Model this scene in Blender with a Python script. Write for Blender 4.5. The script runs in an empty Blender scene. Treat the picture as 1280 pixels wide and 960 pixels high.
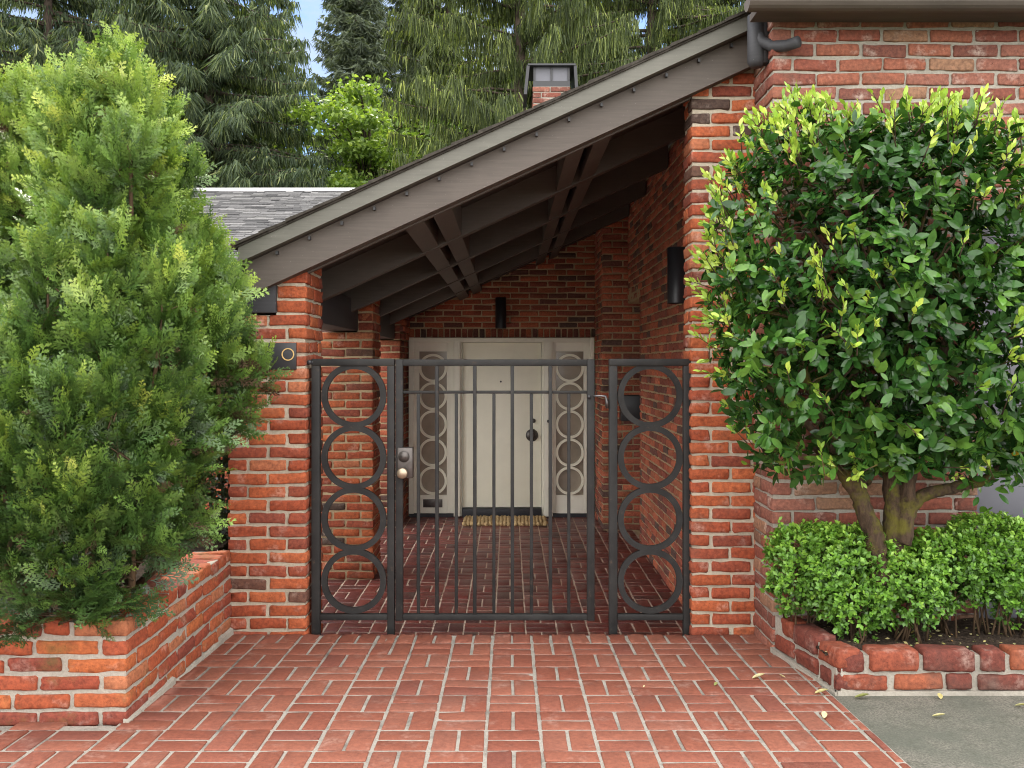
import bpy, math
import numpy as np
from mathutils import Vector
rng = np.random.default_rng(7)
R = math.radians
SC = bpy.context.scene
COL = SC.collection

# ------------------------------------------------------------------ survey constants (metres)
EYE = 1.426            # eye height above the top of the step
F = 1120.0             # focal length in pixels of the 1280 px wide photograph
FLOOR = -0.324         # sunken passage floor
GY = 4.73              # plane of the two front pillars
SLOPE = 0.456          # roof pitch (rise per metre of X)
def px(x, Y): return (x - 636.0) / F * Y
def pz(y, Y): return EYE - (y - 455.0) / F * Y
def pave_z(Y): return 0.042 * (GY - Y)

# ------------------------------------------------------------------ materials
def new_mat(name):
    m = bpy.data.materials.new(name); m.use_nodes = True
    nt = m.node_tree
    for n in list(nt.nodes): nt.nodes.remove(n)
    return m, nt
class NT:
    def __init__(s, nt): s.nt = nt
    def n(s, typ, **kw):
        nd = s.nt.nodes.new(typ)
        for k, v in kw.items():
            if hasattr(nd, k) and k not in ('inputs',): setattr(nd, k, v)
        return nd
    def l(s, a, b): s.nt.links.new(a, b)
    def noise(s, scale, detail=4, rough=.6, vec=None, dist=0):
        nd = s.n('ShaderNodeTexNoise'); nd.inputs['Scale'].default_value = scale
        nd.inputs['Detail'].default_value = detail; nd.inputs['Roughness'].default_value = rough
        nd.inputs['Distortion'].default_value = dist
        if vec is not None: s.l(vec, nd.inputs['Vector'])
        return nd.outputs['Fac']
    def ramp(s, fac, stops, interp='LINEAR'):
        nd = s.n('ShaderNodeValToRGB'); cr = nd.color_ramp; cr.interpolation = interp
        while len(cr.elements) < len(stops): cr.elements.new(0.5)
        for e, (p, c) in zip(cr.elements, stops):
            e.position = p; e.color = (*c, 1) if len(c) == 3 else c
        s.l(fac, nd.inputs['Fac']); return nd.outputs['Color']
    def grey(s, fac, a, b): return s.ramp(fac, [(a, (0, 0, 0)), (b, (1, 1, 1))])
    def mix(s, fac, a, b, mode='MIX'):
        nd = s.n('ShaderNodeMix', data_type='RGBA', blend_type=mode)
        if isinstance(fac, (int, float)): nd.inputs[0].default_value = fac
        else: s.l(fac, nd.inputs[0])
        for sock, v in ((nd.inputs[6], a), (nd.inputs[7], b)):
            if isinstance(v, (tuple, list)): sock.default_value = (*v, 1)
            else: s.l(v, sock)
        return nd.outputs[2]
    def math(s, op, a, b=0.0):
        nd = s.n('ShaderNodeMath', operation=op)
        for i, v in enumerate((a, b)):
            if isinstance(v, (int, float)): nd.inputs[i].default_value = v
            else: s.l(v, nd.inputs[i])
        return nd.outputs[0]
    def obj(s): return s.n('ShaderNodeTexCoord').outputs['Object']
    def attr(s, name='rnd'):
        return s.n('ShaderNodeAttribute', attribute_name=name).outputs['Fac']
    def bump(s, h, strength=.3, dist=.01):
        nd = s.n('ShaderNodeBump'); nd.inputs['Strength'].default_value = strength
        nd.inputs['Distance'].default_value = dist; s.l(h, nd.inputs['Height']); return nd.outputs['Normal']
    def out(s, sh):
        o = s.n('ShaderNodeOutputMaterial'); s.l(sh, o.inputs['Surface'])
    def pbsdf(s, col, rough=.6, normal=None, metal=0, spec=.5, coat=0):
        b = s.n('ShaderNodeBsdfPrincipled')
        if isinstance(col, (tuple, list)): b.inputs['Base Color'].default_value = (*col, 1)
        else: s.l(col, b.inputs['Base Color'])
        if isinstance(rough, (int, float)): b.inputs['Roughness'].default_value = rough
        else: s.l(rough, b.inputs['Roughness'])
        b.inputs['Metallic'].default_value = metal
        b.inputs['Specular IOR Level'].default_value = spec
        if coat: b.inputs['Coat Weight'].default_value = coat
        if normal is not None: s.l(normal, b.inputs['Normal'])
        return b.outputs[0]

def brick_mat(name, stops, lime=.25, stain=(.06, .05, .035), stain_amt=.5, rough=.85, moss=0.0, spec=.3, con=1.0):
    m, nt = new_mat(name); g = NT(nt); v = g.obj(); r = g.attr()
    base = g.ramp(r, stops, 'CONSTANT')
    n1 = g.noise(55, 5, .65, v); n2 = g.noise(9, 4, .6, v); n3 = g.noise(170, 3, .6, v); n4 = g.noise(3.1, 3, .6, v)
    c = g.mix(g.grey(n1, .3, .75), g.mix(1.0, base, (1 - .48 * con, 1 - .5 * con, 1 - .5 * con), 'MULTIPLY'), g.mix(1.0, base, (1 + .3 * con, 1 + .27 * con, 1 + .18 * con), 'MULTIPLY'))
    pits = g.grey(n3, .26, .36)
    c = g.mix(pits, g.mix(1.0, c, (.3, .28, .28), 'MULTIPLY'), c)
    lm = g.math('MULTIPLY', g.grey(n2, .56, .74), lime)
    lm = g.math('MULTIPLY', lm, g.grey(n1, .35, .6))
    c = g.mix(lm, c, (.5, .42, .36))
    st = g.math('MULTIPLY', g.grey(n4, .56, .76), stain_amt)
    c = g.mix(st, c, stain)
    if moss:
        ms = g.math('MULTIPLY', g.grey(g.noise(5, 5, .7, v), .55, .72), moss)
        c = g.mix(ms, c, (.10, .10, .03))
    h = g.math('ADD', g.math('MULTIPLY', n1, .6), g.math('MULTIPLY', n3, .4))
    g.out(g.pbsdf(c, rough, g.bump(h, .55, .006), spec=spec)); return m
def mortar_mat(name, a, b, dirt=.4):
    m, nt = new_mat(name); g = NT(nt); v = g.obj()
    n1 = g.noise(90, 5, .7, v); n2 = g.noise(6, 4, .6, v)
    c = g.mix(g.grey(n1, .3, .7), a, b)
    c = g.mix(g.math('MULTIPLY', g.grey(n2, .5, .75), dirt), c, tuple(x * .35 for x in a))
    g.out(g.pbsdf(c, .95, g.bump(n1, .7, .008), spec=.15)); return m
def paint_mat(name, col, rough=.5, var=.15, bump=.1, scale=14, spec=.4, metal=0):
    m, nt = new_mat(name); g = NT(nt); v = g.obj()
    n = g.noise(scale, 5, .65, v); n2 = g.noise(scale * 9, 3, .6, v)
    c = g.mix(g.grey(n, .3, .7), tuple(x * (1 - var) for x in col), tuple(min(1, x * (1 + var)) for x in col))
    g.out(g.pbsdf(c, rough, g.bump(n2, bump, .003), spec=spec, metal=metal)); return m
def wood_paint(name, col, rough=.6):
    m, nt = new_mat(name); g = NT(nt); v = g.obj()
    mp = g.n('ShaderNodeMapping'); mp.inputs['Scale'].default_value = (1.5, 12, 30); g.l(v, mp.inputs['Vector'])
    gr = g.noise(3.0, 5, .65, mp.outputs[0]); bl = g.noise(2.2, 4, .6, v); sp = g.noise(130, 2, .5, v)
    c = g.mix(g.grey(gr, .3, .7), tuple(x * .84 for x in col), tuple(x * 1.12 for x in col))
    c = g.mix(g.math('MULTIPLY', g.grey(bl, .45, .75), .5), c, tuple(x * 1.5 for x in col))
    c = g.mix(g.math('MULTIPLY', g.grey(sp, .73, .76), .6), c, (.3, .28, .25))
    g.out(g.pbsdf(c, rough, g.bump(gr, .25, .003), spec=.3)); return m
def leaf_mat(name, stops, rough=.4, trans=.3, spec=.5, var=.25, tcol=None):
    m, nt = new_mat(name); g = NT(nt); v = g.obj(); r = g.attr()
    base = g.ramp(r, stops)
    n = g.noise(30, 3, .6, v)
    c = g.mix(g.grey(n, .3, .7), g.mix(1.0, base, (1 - var,) * 3, 'MULTIPLY'), g.mix(1.0, base, (1 + var,) * 3, 'MULTIPLY'))
    p = g.pbsdf(c, rough, spec=spec)
    t = g.n('ShaderNodeBsdfTranslucent')
    g.l(g.mix(1.0, c, tcol or (1.25, 1.3, .45), 'MULTIPLY'), t.inputs['Color'])
    mx = g.n('ShaderNodeMixShader'); mx.inputs[0].default_value = trans
    g.l(p, mx.inputs[1]); g.l(t.outputs[0], mx.inputs[2]); g.out(mx.outputs[0]); return m
def bark_mat(name, a, b, moss=None, scale=20):
    m, nt = new_mat(name); g = NT(nt); v = g.obj()
    mp = g.n('ShaderNodeMapping'); mp.inputs['Scale'].default_value = (1, 1, .3); g.l(v, mp.inputs['Vector'])
    n = g.noise(scale, 6, .7, mp.outputs[0]); n2 = g.noise(9, 4, .65, v)
    c = g.mix(g.grey(n, .35, .65), a, b)
    if moss: c = g.mix(g.grey(n2, .5, .64), c, moss)
    g.out(g.pbsdf(c, .9, g.bump(n, .9, .02), spec=.2)); return m

ORANGE = [(0, (.33, .075, .034)), (.16, (.41, .105, .042)), (.32, (.29, .070, .038)), (.46, (.45, .125, .05)), (.60, (.36, .088, .036)),
          (.70, (.24, .062, .038)), (.80, (.43, .15, .075)), (.86, (.33, .075, .036)), (.955, (.09, .058, .048)), (.98, (.15, .07, .05))]
PLANTER = [(0, (.36, .085, .036)), (.15, (.41, .11, .045)), (.3, (.30, .066, .036)), (.45, (.45, .13, .047)), (.6, (.36, .085, .04)),
           (.72, (.24, .058, .038)), (.82, (.43, .16, .08)), (.92, (.16, .06, .045)), (.96, (.38, .10, .04))]
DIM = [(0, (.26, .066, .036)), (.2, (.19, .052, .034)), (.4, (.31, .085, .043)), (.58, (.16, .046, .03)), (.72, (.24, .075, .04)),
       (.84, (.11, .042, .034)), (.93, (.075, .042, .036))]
ROSE = [(0, (.29, .085, .055)), (.18, (.34, .115, .07)), (.36, (.24, .075, .052)), (.54, (.31, .12, .085)), (.70, (.21, .075, .055)),
        (.82, (.34, .18, .11)), (.92, (.24, .13, .085))]
def sc(st, k, d=0.0):
    return [(p, tuple(k * (x * (1 - d) + d * sum(c) / 3) for x in c)) for p, c in st]
M = {}
M['brick'] = brick_mat('pillar_brick', sc(ORANGE, .90), lime=.45)
M['brick_planter'] = brick_mat('planter_brick', sc(PLANTER, .80), lime=.4, moss=.5)
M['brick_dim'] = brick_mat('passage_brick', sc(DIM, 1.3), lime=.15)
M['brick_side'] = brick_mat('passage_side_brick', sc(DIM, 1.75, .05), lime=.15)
M['brick_rose'] = brick_mat('garage_brick', sc(ROSE, .85, .05), lime=.75, stain=(.10, .075, .055), stain_amt=.5)
M['brick_edge'] = brick_mat('edging_brick', sc([(0, (.22, .055, .036)), (.2, (.30, .075, .04)), (.4, (.18, .048, .034)), (.6, (.26, .062, .038)), (.75, (.34, .10, .05)), (.9, (.13, .045, .035))], .72), lime=.35, stain=(.07, .05, .04), stain_amt=.7)
M['mortar'] = mortar_mat('mortar_pale', (.37, .32, .245), (.48, .42, .33))
M['mortar_dim'] = mortar_mat('mortar_tan', (.36, .27, .165), (.47, .36, .225), dirt=.5)
M['mortar_grey'] = mortar_mat('mortar_grey', (.27, .245, .205), (.37, .34, .29))
M['paver'] = brick_mat('paver_brick', sc([(0, (.31, .103, .067)), (.2, (.28, .086, .053)), (.4, (.33, .115, .073)), (.6, (.29, .094, .058)),
                                     (.8, (.315, .116, .077)), (.93, (.25, .080, .055))], .66), lime=.22, stain=(.11, .05, .038), stain_amt=.5, rough=.75, con=.6)
M['paver_joint'] = mortar_mat('paver_joint', (.25, .23, .20), (.34, .315, .275), dirt=.85)
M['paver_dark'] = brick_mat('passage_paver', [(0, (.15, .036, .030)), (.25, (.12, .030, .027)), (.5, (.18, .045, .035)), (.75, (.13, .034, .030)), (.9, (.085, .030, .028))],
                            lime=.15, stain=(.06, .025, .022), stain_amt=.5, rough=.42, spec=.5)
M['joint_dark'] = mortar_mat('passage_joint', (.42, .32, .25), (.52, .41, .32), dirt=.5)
M['trim'] = wood_paint('grey_trim_paint', (.115, .112, .095))
M['timber'] = wood_paint('dark_timber_paint', (.082, .068, .058))
M['timber2'] = wood_paint('deck_paint', (.070, .060, .054))
M['header'] = wood_paint('header_paint', (.040, .040, .044))
M['iron'] = paint_mat('gate_iron', (.018, .0175, .0175), .55, .15, .12, 30, .3)
def iron_mat():
    m, nt = new_mat('gate_iron'); g = NT(nt); v = g.obj(); a = g.noise(7, 5, .65, v); b = g.noise(120, 3, .6, v); c0 = g.noise(28, 4, .7, v)
    c = g.mix(g.grey(a, .35, .7), (.013, .0125, .0125), (.027, .026, .025)); c = g.mix(g.math('MULTIPLY', g.grey(c0, .62, .74), .6), c, (.07, .045, .03))
    g.out(g.pbsdf(c, g.math('ADD', .45, g.math('MULTIPLY', a, .25)), g.bump(b, .15, .002), spec=.22)); return m
M['iron'] = iron_mat()
M['bronze'] = paint_mat('lock_bronze', (.085, .075, .07), .38, .2, .1, 40, .5, .6)
M['brass'] = paint_mat('brass', (.36, .29, .21), .38, .1, .05, 40, .5, .8)
M['chrome'] = paint_mat('steel', (.16, .16, .165), .45, .05, .02, 40, .5, 1)
M['gold'] = paint_mat('gold_digit', (.62, .42, .17), .5, .1, .03, 40, .4, .2)
M['black'] = paint_mat('black_metal', (.018, .018, .021), .45, .1, .06, 30, .5)
M['cream'] = paint_mat('cream_door_paint', (.80, .775, .64), .42, .05, .05, 4, .4)
M['cream2'] = paint_mat('cream_frame_paint', (.76, .735, .63), .45, .05, .05, 4, .4)
M['threshold'] = paint_mat('dark_threshold', (.02, .02, .025), .5)
M['glass'] = paint_mat('dim_sidelight_glass', (.30, .255, .20), .12, .25, .01, 2, .6)
M['coir'] = paint_mat('coir', (.47, .33, .17), .95, .35, .9, 60, .1)
M['garage_door'] = paint_mat('garage_door_paint', (.125, .125, .145), .5, .05, .05, 6, .4)
M['shingle'] = brick_mat('grey_shingle', [(0, (.085, .086, .092)), (.2, (.11, .111, .118)), (.4, (.060, .061, .066)), (.6, (.135, .136, .143)), (.8, (.09, .091, .097)), (.92, (.045, .046, .05))],
                         lime=.0, stain=(.12, .12, .10), stain_amt=.3, rough=.95, spec=.1)
M['ridge'] = paint_mat('pale_ridge_metal', (.36, .36, .36), .5)
M['shingle_edge'] = paint_mat('shingle_edge', (.045, .040, .034), .9, .4, .6, 40, .1)
M['concrete'] = None
def concrete():
    m, nt = new_mat('exposed_concrete'); g = NT(nt); v = g.obj()
    a = g.noise(130, 4, .7, v); b = g.noise(2.5, 5, .65, v); c0 = g.noise(20, 4, .6, v)
    c = g.mix(g.grey(a, .38, .62), (.075, .07, .058), (.20, .185, .155))
    c = g.mix(g.math('MULTIPLY', g.grey(b, .38, .62), .75), c, (.075, .082, .065))
    c = g.mix(g.math('MULTIPLY', g.grey(c0, .55, .75), .4), c, (.06, .06, .04))
    g.out(g.pbsdf(c, .9, g.bump(a, .5, .006), spec=.25)); return m
M['concrete'] = concrete()
M['bounce_slab'] = mortar_mat('pale_bounce_slab', (.42, .40, .35), (.54, .51, .45), dirt=.3)
def soil_mat(name, a, b):
    m, nt = new_mat(name); g = NT(nt); v = g.obj()
    n = g.noise(70, 6, .75, v); n2 = g.noise(8, 4, .6, v)
    c = g.mix(g.grey(n, .35, .7), a, b); c = g.mix(g.math('MULTIPLY', g.grey(n2, .5, .7), .5), c, a)
    g.out(g.pbsdf(c, .95, g.bump(n, 1.0, .03), spec=.1)); return m
M['soil'] = soil_mat('soil', (.035, .026, .020), (.11, .08, .058))
M['ground'] = soil_mat('garden_ground', (.04, .055, .02), (.10, .11, .05))
M['thuja'] = leaf_mat('arborvitae_green', [(0, (.016, .034, .010)), (.3, (.052, .108, .022)), (.6, (.125, .215, .038)), (.85, (.26, .36, .060)), (1, (.42, .48, .10))], .38, .13, .5)
M['thuja_twig'] = bark_mat('arborvitae_bark', (.040, .026, .015), (.10, .062, .034))
M['camellia'] = leaf_mat('glossy_leaf', [(0, (.012, .040, .009)), (.45, (.034, .098, .018)), (.72, (.100, .21, .032)), (.8, (.15, .27, .035)), (.93, (.34, .46, .07)), (.99, (.44, .53, .11)), (1, (.5, .32, .03))], .16, .16, .32)
M['bark_moss'] = bark_mat('mossy_bark', (.026, .017, .011), (.085, .055, .035), (.095, .085, .016), 40)
M['boxwood'] = leaf_mat('boxwood_leaf', [(0, (.030, .070, .012)), (.35, (.080, .19, .022)), (.7, (.15, .31, .034)), (1, (.25, .42, .055))], .42, .16, .45)
M['hedge'] = leaf_mat('dark_hedge_leaf', [(0, (.015, .026, .012)), (.6, (.03, .05, .02)), (1, (.05, .085, .03))], .5, .2)
M['weep'] = leaf_mat('weeping_conifer', [(0, (.032, .052, .030)), (.5, (.075, .108, .056)), (.85, (.17, .21, .095)), (1, (.30, .33, .14))], .6, .4, .3)
M['spruce'] = leaf_mat('spruce_green', [(0, (.030, .044, .018)), (.5, (.080, .108, .038)), (.85, (.20, .24, .08)), (1, (.36, .40, .13))], .6, .45, .3)
M['fir'] = leaf_mat('fir_green', [(0, (.06, .08, .055)), (.6, (.10, .125, .08)), (1, (.15, .175, .10))], .6, .3, .3)
M['maple'] = leaf_mat('bright_broadleaf', [(0, (.07, .12, .03)), (.5, (.16, .25, .055)), (1, (.33, .42, .11))], .5, .45, .3)
M['darktree'] = leaf_mat('far_wood_green', [(0, (.02, .03, .018)), (.6, (.035, .05, .025)), (1, (.055, .075, .035))], .6, .2, .3)
M['trunk'] = bark_mat('conifer_bark', (.04, .03, .024), (.10, .075, .058))
M['dry_leaf'] = leaf_mat('dry_leaf', [(0, (.42, .36, .14)), (.5, (.55, .50, .28)), (.8, (.22, .24, .08)), (1, (.35, .2, .06))], .6, .2, .3)

# ------------------------------------------------------------------ mesh building
ORIG = {}
class G:
    def __init__(s): s.v = []; s.q = []; s.t = []; s.qm = []; s.tm = []; s.r = []; s.n = 0; s.sq = []; s.st = []
    def add(s, v, q=None, t=None, mat=0, rnd=0.5, smooth=True):
        v = np.asarray(v, float).reshape(-1, 3)
        if q is not None and len(q):
            q = np.asarray(q, int).reshape(-1, 4); s.q.append(q + s.n); s.qm.append(np.full(len(q), mat)); s.sq.append(np.full(len(q), smooth))
        if t is not None and len(t):
            t = np.asarray(t, int).reshape(-1, 3); s.t.append(t + s.n); s.tm.append(np.full(len(t), mat)); s.st.append(np.full(len(t), smooth))
        s.v.append(v); s.n += len(v)
        s.r.append(np.broadcast_to(np.asarray(rnd, float), (len(v),)) if np.ndim(rnd) == 0 else np.asarray(rnd, float))
    def box(s, x0, x1, y0, y1, z0, z1, mat=0, rnd=.5, bev=0.0):
        if bev > 0: return rbox(s, (x0, x1, y0, y1, z0, z1), bev, mat, rnd)
        v = [(x, y, z) for z in (z0, z1) for y in (y0, y1) for x in (x0, x1)]
        s.add(v, [(0, 2, 3, 1), (4, 5, 7, 6), (0, 1, 5, 4), (2, 6, 7, 3), (0, 4, 6, 2), (1, 3, 7, 5)], mat=mat, rnd=rnd, smooth=False)
    def prism(s, poly, axis, a, b, mat=0, rnd=.5):
        """poly: list of 2-D points; axis 'x' 'y' or 'z' is the extrusion axis from a to b"""
        n = len(poly)
        def P(p, t): return {'y': (p[0], t, p[1]), 'x': (t, p[0], p[1]), 'z': (p[0], p[1], t)}[axis]
        v = [P(p, a) for p in poly] + [P(p, b) for p in poly]
        area = sum(poly[i][0] * poly[(i + 1) % n][1] - poly[(i + 1) % n][0] * poly[i][1] for i in range(n))
        q = [(i, (i + 1) % n, n + (i + 1) % n, n + i) for i in range(n)]
        t = [(0, i + 1, i) for i in range(1, n - 1)] + [(n, n + i, n + i + 1) for i in range(1, n - 1)]
        flip = (area > 0) == (axis == 'y')
        if not flip:
            pass
        else:
            q = [f[::-1] for f in q]; t = [f[::-1] for f in t]
        s.add(v, q, t, mat=mat, rnd=rnd, smooth=False)
    def tube(s, pts, rad, n=10, mat=0, rnd=.5, cap=True, wob=0.0):
        pts = np.asarray(pts, float); k = len(pts)
        rad = np.full(k, rad) if np.ndim(rad) == 0 else np.asarray(rad, float)
        T = np.gradient(pts, axis=0); T /= np.linalg.norm(T, axis=1)[:, None] + 1e-9
        up = np.array([0, 0, 1.0]) if abs(T[0, 2]) < .9 else np.array([1.0, 0, 0])
        U = np.cross(T, up); U /= np.linalg.norm(U, axis=1)[:, None] + 1e-9; W = np.cross(T, U)
        a = np.arange(n) / n * 2 * math.pi
        rr = rad[:, None] * (1 + wob * rng.standard_normal((k, n)))
        v = pts[:, None] + rr[..., None] * (np.cos(a)[None, :, None] * U[:, None] + np.sin(a)[None, :, None] * W[:, None])
        q = [(i * n + j, i * n + (j + 1) % n, (i + 1) * n + (j + 1) % n, (i + 1) * n + j) for i in range(k - 1) for j in range(n)]
        v = v.reshape(-1, 3); t = []
        if cap:
            v = np.vstack([v, pts[0], pts[-1]]); c0, c1 = k * n, k * n + 1
            t = [(c0, (j + 1) % n, j) for j in range(n)] + [(c1, (k - 1) * n + j, (k - 1) * n + (j + 1) % n) for j in range(n)]
        s.add(v, q, t, mat=mat, rnd=rnd)
    def scatter(s, tv, tq, tt, pos, Rm, scale, rnd, mat=0, smooth=True):
        N = len(pos); k = len(tv); tv = np.asarray(tv, float)
        scale = np.asarray(scale, float)
        if scale.ndim == 1: loc = tv[None] * scale[:, None, None]
        else: loc = tv[None] * scale[:, None, :]
        v = np.einsum('nij,nkj->nki', Rm, loc) + pos[:, None]
        off = (np.arange(N) * k)[:, None, None]
        q = (np.asarray(tq, int)[None] + off).reshape(-1, 4) if tq is not None and len(tq) else None
        t = (np.asarray(tt, int)[None] + off).reshape(-1, 3) if tt is not None and len(tt) else None
        rnd = np.asarray(rnd, float)
        rr = np.repeat(rnd, k) if rnd.ndim == 1 else rnd.reshape(-1)
        s.add(v.reshape(-1, 3), q, t, mat=mat, rnd=rr, smooth=smooth)
    def build(s, name, mats, parent=None, origin=None):
        if not isinstance(mats, (list, tuple)): mats = [mats]
        v = np.vstack(s.v)
        if parent is not None: o = ORIG[parent.name]
        elif origin is not None: o = np.array(origin, float)
        else: o = np.array([(v[:, 0].min() + v[:, 0].max()) / 2, (v[:, 1].min() + v[:, 1].max()) / 2, v[:, 2].min()])
        q = np.vstack(s.q) if s.q else np.zeros((0, 4), int); t = np.vstack(s.t) if s.t else np.zeros((0, 3), int)
        me = bpy.data.meshes.new(name)
        me.vertices.add(len(v)); me.vertices.foreach_set('co', (v - o).astype(np.float32).ravel())
        li = np.concatenate([q.ravel(), t.ravel()]); me.loops.add(len(li)); me.loops.foreach_set('vertex_index', li.astype(np.int32))
        nq, nt_ = len(q), len(t); me.polygons.add(nq + nt_)
        ls = np.concatenate([np.arange(nq) * 4, nq * 4 + np.arange(nt_) * 3]); me.polygons.foreach_set('loop_start', ls.astype(np.int32))
        mi = np.concatenate((s.qm or [np.zeros(0)]) + (s.tm or [np.zeros(0)])); me.polygons.foreach_set('material_index', mi.astype(np.int32))
        sm = np.concatenate((s.sq or [np.zeros(0, bool)]) + (s.st or [np.zeros(0, bool)])); me.polygons.foreach_set('use_smooth', sm.astype(bool))
        at = me.attributes.new('rnd', 'FLOAT', 'POINT'); at.data.foreach_set('value', np.concatenate(s.r).astype(np.float32))
        me.update(calc_edges=True)
        for m in mats: me.materials.append(m)
        ob = bpy.data.objects.new(name, me); COL.objects.link(ob)
        if parent is not None: ob.parent = parent; ORIG[ob.name] = o
        else: ob.location = o; ORIG[ob.name] = o
        return ob
def empty(name, loc, label, cat, group=None):
    o = bpy.data.objects.new(name, None); o.location = loc; o.empty_display_size = .2; COL.objects.link(o)
    ORIG[o.name] = np.array(loc, float); return tag(o, label, cat, group)
def tag(o, label, cat, group=None):
    o['label'] = label; o['category'] = cat
    if group: o['group'] = group
    return o
def struct(o): o['kind'] = 'structure'; return o

# rounded box template: coordinates are s*half + t*r on each axis
def rb_template(ns):
    per = []
    for n in ns:
        c = [(-1, 0), (-1, 1)] + [(x, 0) for x in np.linspace(-1, 1, n + 2)[1:-1]] + [(1, -1), (1, 0)]
        per.append(c)
    L = [len(p) for p in per]; idx = {}; S = []; T = []
    for i in range(L[0]):
        for j in range(L[1]):
            for k in range(L[2]):
                ex = [i in (0, L[0] - 1), j in (0, L[1] - 1), k in (0, L[2] - 1)]
                if not any(ex): continue
                s_ = []; t_ = []; pull = {1: 0, 2: .293, 3: .423}[sum(ex)]
                for a, (ii, e) in enumerate(zip((i, j, k), ex)):
                    sv, tv = per[a][ii]
                    if e: tv = -sv * pull
                    s_.append(sv); t_.append(tv)
                idx[(i, j, k)] = len(S); S.append(s_); T.append(t_)
    Q = []
    def face(fn, A, B, flip):
        for a in range(A - 1):
            for b in range(B - 1):
                f = [idx[fn(a, b)], idx[fn(a + 1, b)], idx[fn(a + 1, b + 1)], idx[fn(a, b + 1)]]
                Q.append(f[::-1] if flip else f)
    face(lambda a, b: (a, b, 0), L[0], L[1], True); face(lambda a, b: (a, b, L[2] - 1), L[0], L[1], False)
    face(lambda a, b: (a, 0, b), L[0], L[2], False); face(lambda a, b: (a, L[1] - 1, b), L[0], L[2], True)
    face(lambda a, b: (0, a, b), L[1], L[2], True); face(lambda a, b: (L[0] - 1, a, b), L[1], L[2], False)
    return np.array(S, float), np.array(T, float), np.array(Q)
RB_HI = rb_template((3, 1, 1)); RB_LO = rb_template((0, 0, 0))
def rbox(g, b, r, mat=0, rnd=.5, rot=None):
    S, T, Q = RB_LO; c = np.array([(b[0] + b[1]) / 2, (b[2] + b[3]) / 2, (b[4] + b[5]) / 2]); h = np.array([b[1] - b[0], b[3] - b[2], b[5] - b[4]]) / 2
    v = S * h + T * r
    if rot is not None: v = v @ rot.T
    g.add(v + c, Q, mat=mat, rnd=rnd)

class Bricks:
    def __init__(s): s.c = []; s.h = []; s.yaw = []
    def add(s, c, h, yaw=0.0): s.c.append(c); s.h.append(h); s.yaw.append(yaw)
    def flush(s, g, mat=0, hi=True, r=.007, jit=.0017, loose=1.0):
        if not s.c: return
        S, T, Q = RB_HI if hi else RB_LO
        c = np.array(s.c); h = np.array(s.h); yaw = np.array(s.yaw); N = len(c)
        h = h * (1 + rng.normal(0, .008, (N, 3)) * loose)
        c = c + rng.normal(0, .0014, (N, 3)) * loose; yaw = yaw + rng.normal(0, .007, N) * loose
        v = S[None] * h[:, None] + T[None] * r
        low = rng.normal(0, 1, (N, 1, 3)) * S[None][:, :, [1, 2, 0]] * .0016 * loose   # slight warp of each brick
        v = v + low + rng.normal(0, jit, v.shape)
        roll = rng.normal(0, .006, N) * loose
        ca, sa = np.cos(yaw)[:, None], np.sin(yaw)[:, None]
        z = v[..., 2] + v[..., 0] * roll[:, None]
        x = v[..., 0] * ca - v[..., 1] * sa; y = v[..., 0] * sa + v[..., 1] * ca
        v = np.stack([x, y, z], -1) + c[:, None]
        k = len(S); q = (Q[None] + (np.arange(N) * k)[:, None, None]).reshape(-1, 4)
        g.add(v.reshape(-1, 3), q, mat=mat, rnd=np.repeat(rng.random(N), k))
        s.c, s.h, s.yaw = [], [], []

def run(B, p0, p1, inward, z, h, w, L, j, first, keep):
    p0 = np.array(p0, float); p1 = np.array(p1, float); d = p1 - p0; T = np.linalg.norm(d)
    if T < .02: return
    d /= T; inward = np.array(inward, float); yaw = math.atan2(d[1], d[0]); a = 0.0; l = first
    while a < T - .012:
        b = min(a + l, T)
        if T - b < .045: b = T
        c = p0 + d * (a + b) / 2 + inward * w / 2
        if keep is None or keep(c[0], c[1], z): B.add((c[0], c[1], z), ((b - a) / 2, w / 2, h / 2), yaw)
        a = b + j; l = L * (1 + rng.normal(0, .02))
def masonry(B, x0, x1, y0, y1, z0, z1, faces, L=.203, w=.096, j=.015, h=None, course=.069, keep=None, shift=0, cap=None):
    n = max(1, round((z1 - z0) / course)); ch = (z1 - z0) / n; hh = ch - j
    for k in range(n):
        z = z0 + (k + .5) * ch; odd = (k + shift) % 2
        def ends(a, b, fa, fb):
            return a + (w + j if fa else 0), b - (w + j if fb else 0)
        fl, fr = 'L' in faces, 'R' in faces; ff, fb = 'F' in faces, 'B' in faces
        if ff or fb:
            a, b = (x0, x1) if not odd else ends(x0, x1, fl, fr)
            first = L if (not odd or fl) else L / 2
            if ff: run(B, (a, y0), (b, y0), (0, 1), z, hh, w, L, j, first, keep)
            if fb: run(B, (a, y1), (b, y1), (0, -1), z, hh, w, L, j, first, keep)
        if fl or fr:
            a, b = (y0, y1) if odd else ends(y0, y1, ff, fb)
            first = L if (odd or ff) else L / 2
            if fl: run(B, (x0, a), (x0, b), (1, 0), z, hh, w, L, j, first, keep)
            if fr: run(B, (x1, a), (x1, b), (-1, 0), z, hh, w, L, j, first, keep)
MI = .0085   # how far the mortar lies behind the brick faces

def roof_under(X): return 2.392 + SLOPE * X     # bottom plane of beam and rafters
def roof_deck(X): return 2.575 + SLOPE * X      # underside of the deck
def roof_top(X): return 2.675 + SLOPE * X

# ------------------------------------------------------------------ structure: ground, paving
g = G(); g.add([(-250, -60, -.45), (250, -60, -.45), (250, 300, -.45), (-250, 300, -.45)], [(0, 1, 2, 3)]); struct(g.build('ground', M['ground']))

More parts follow.
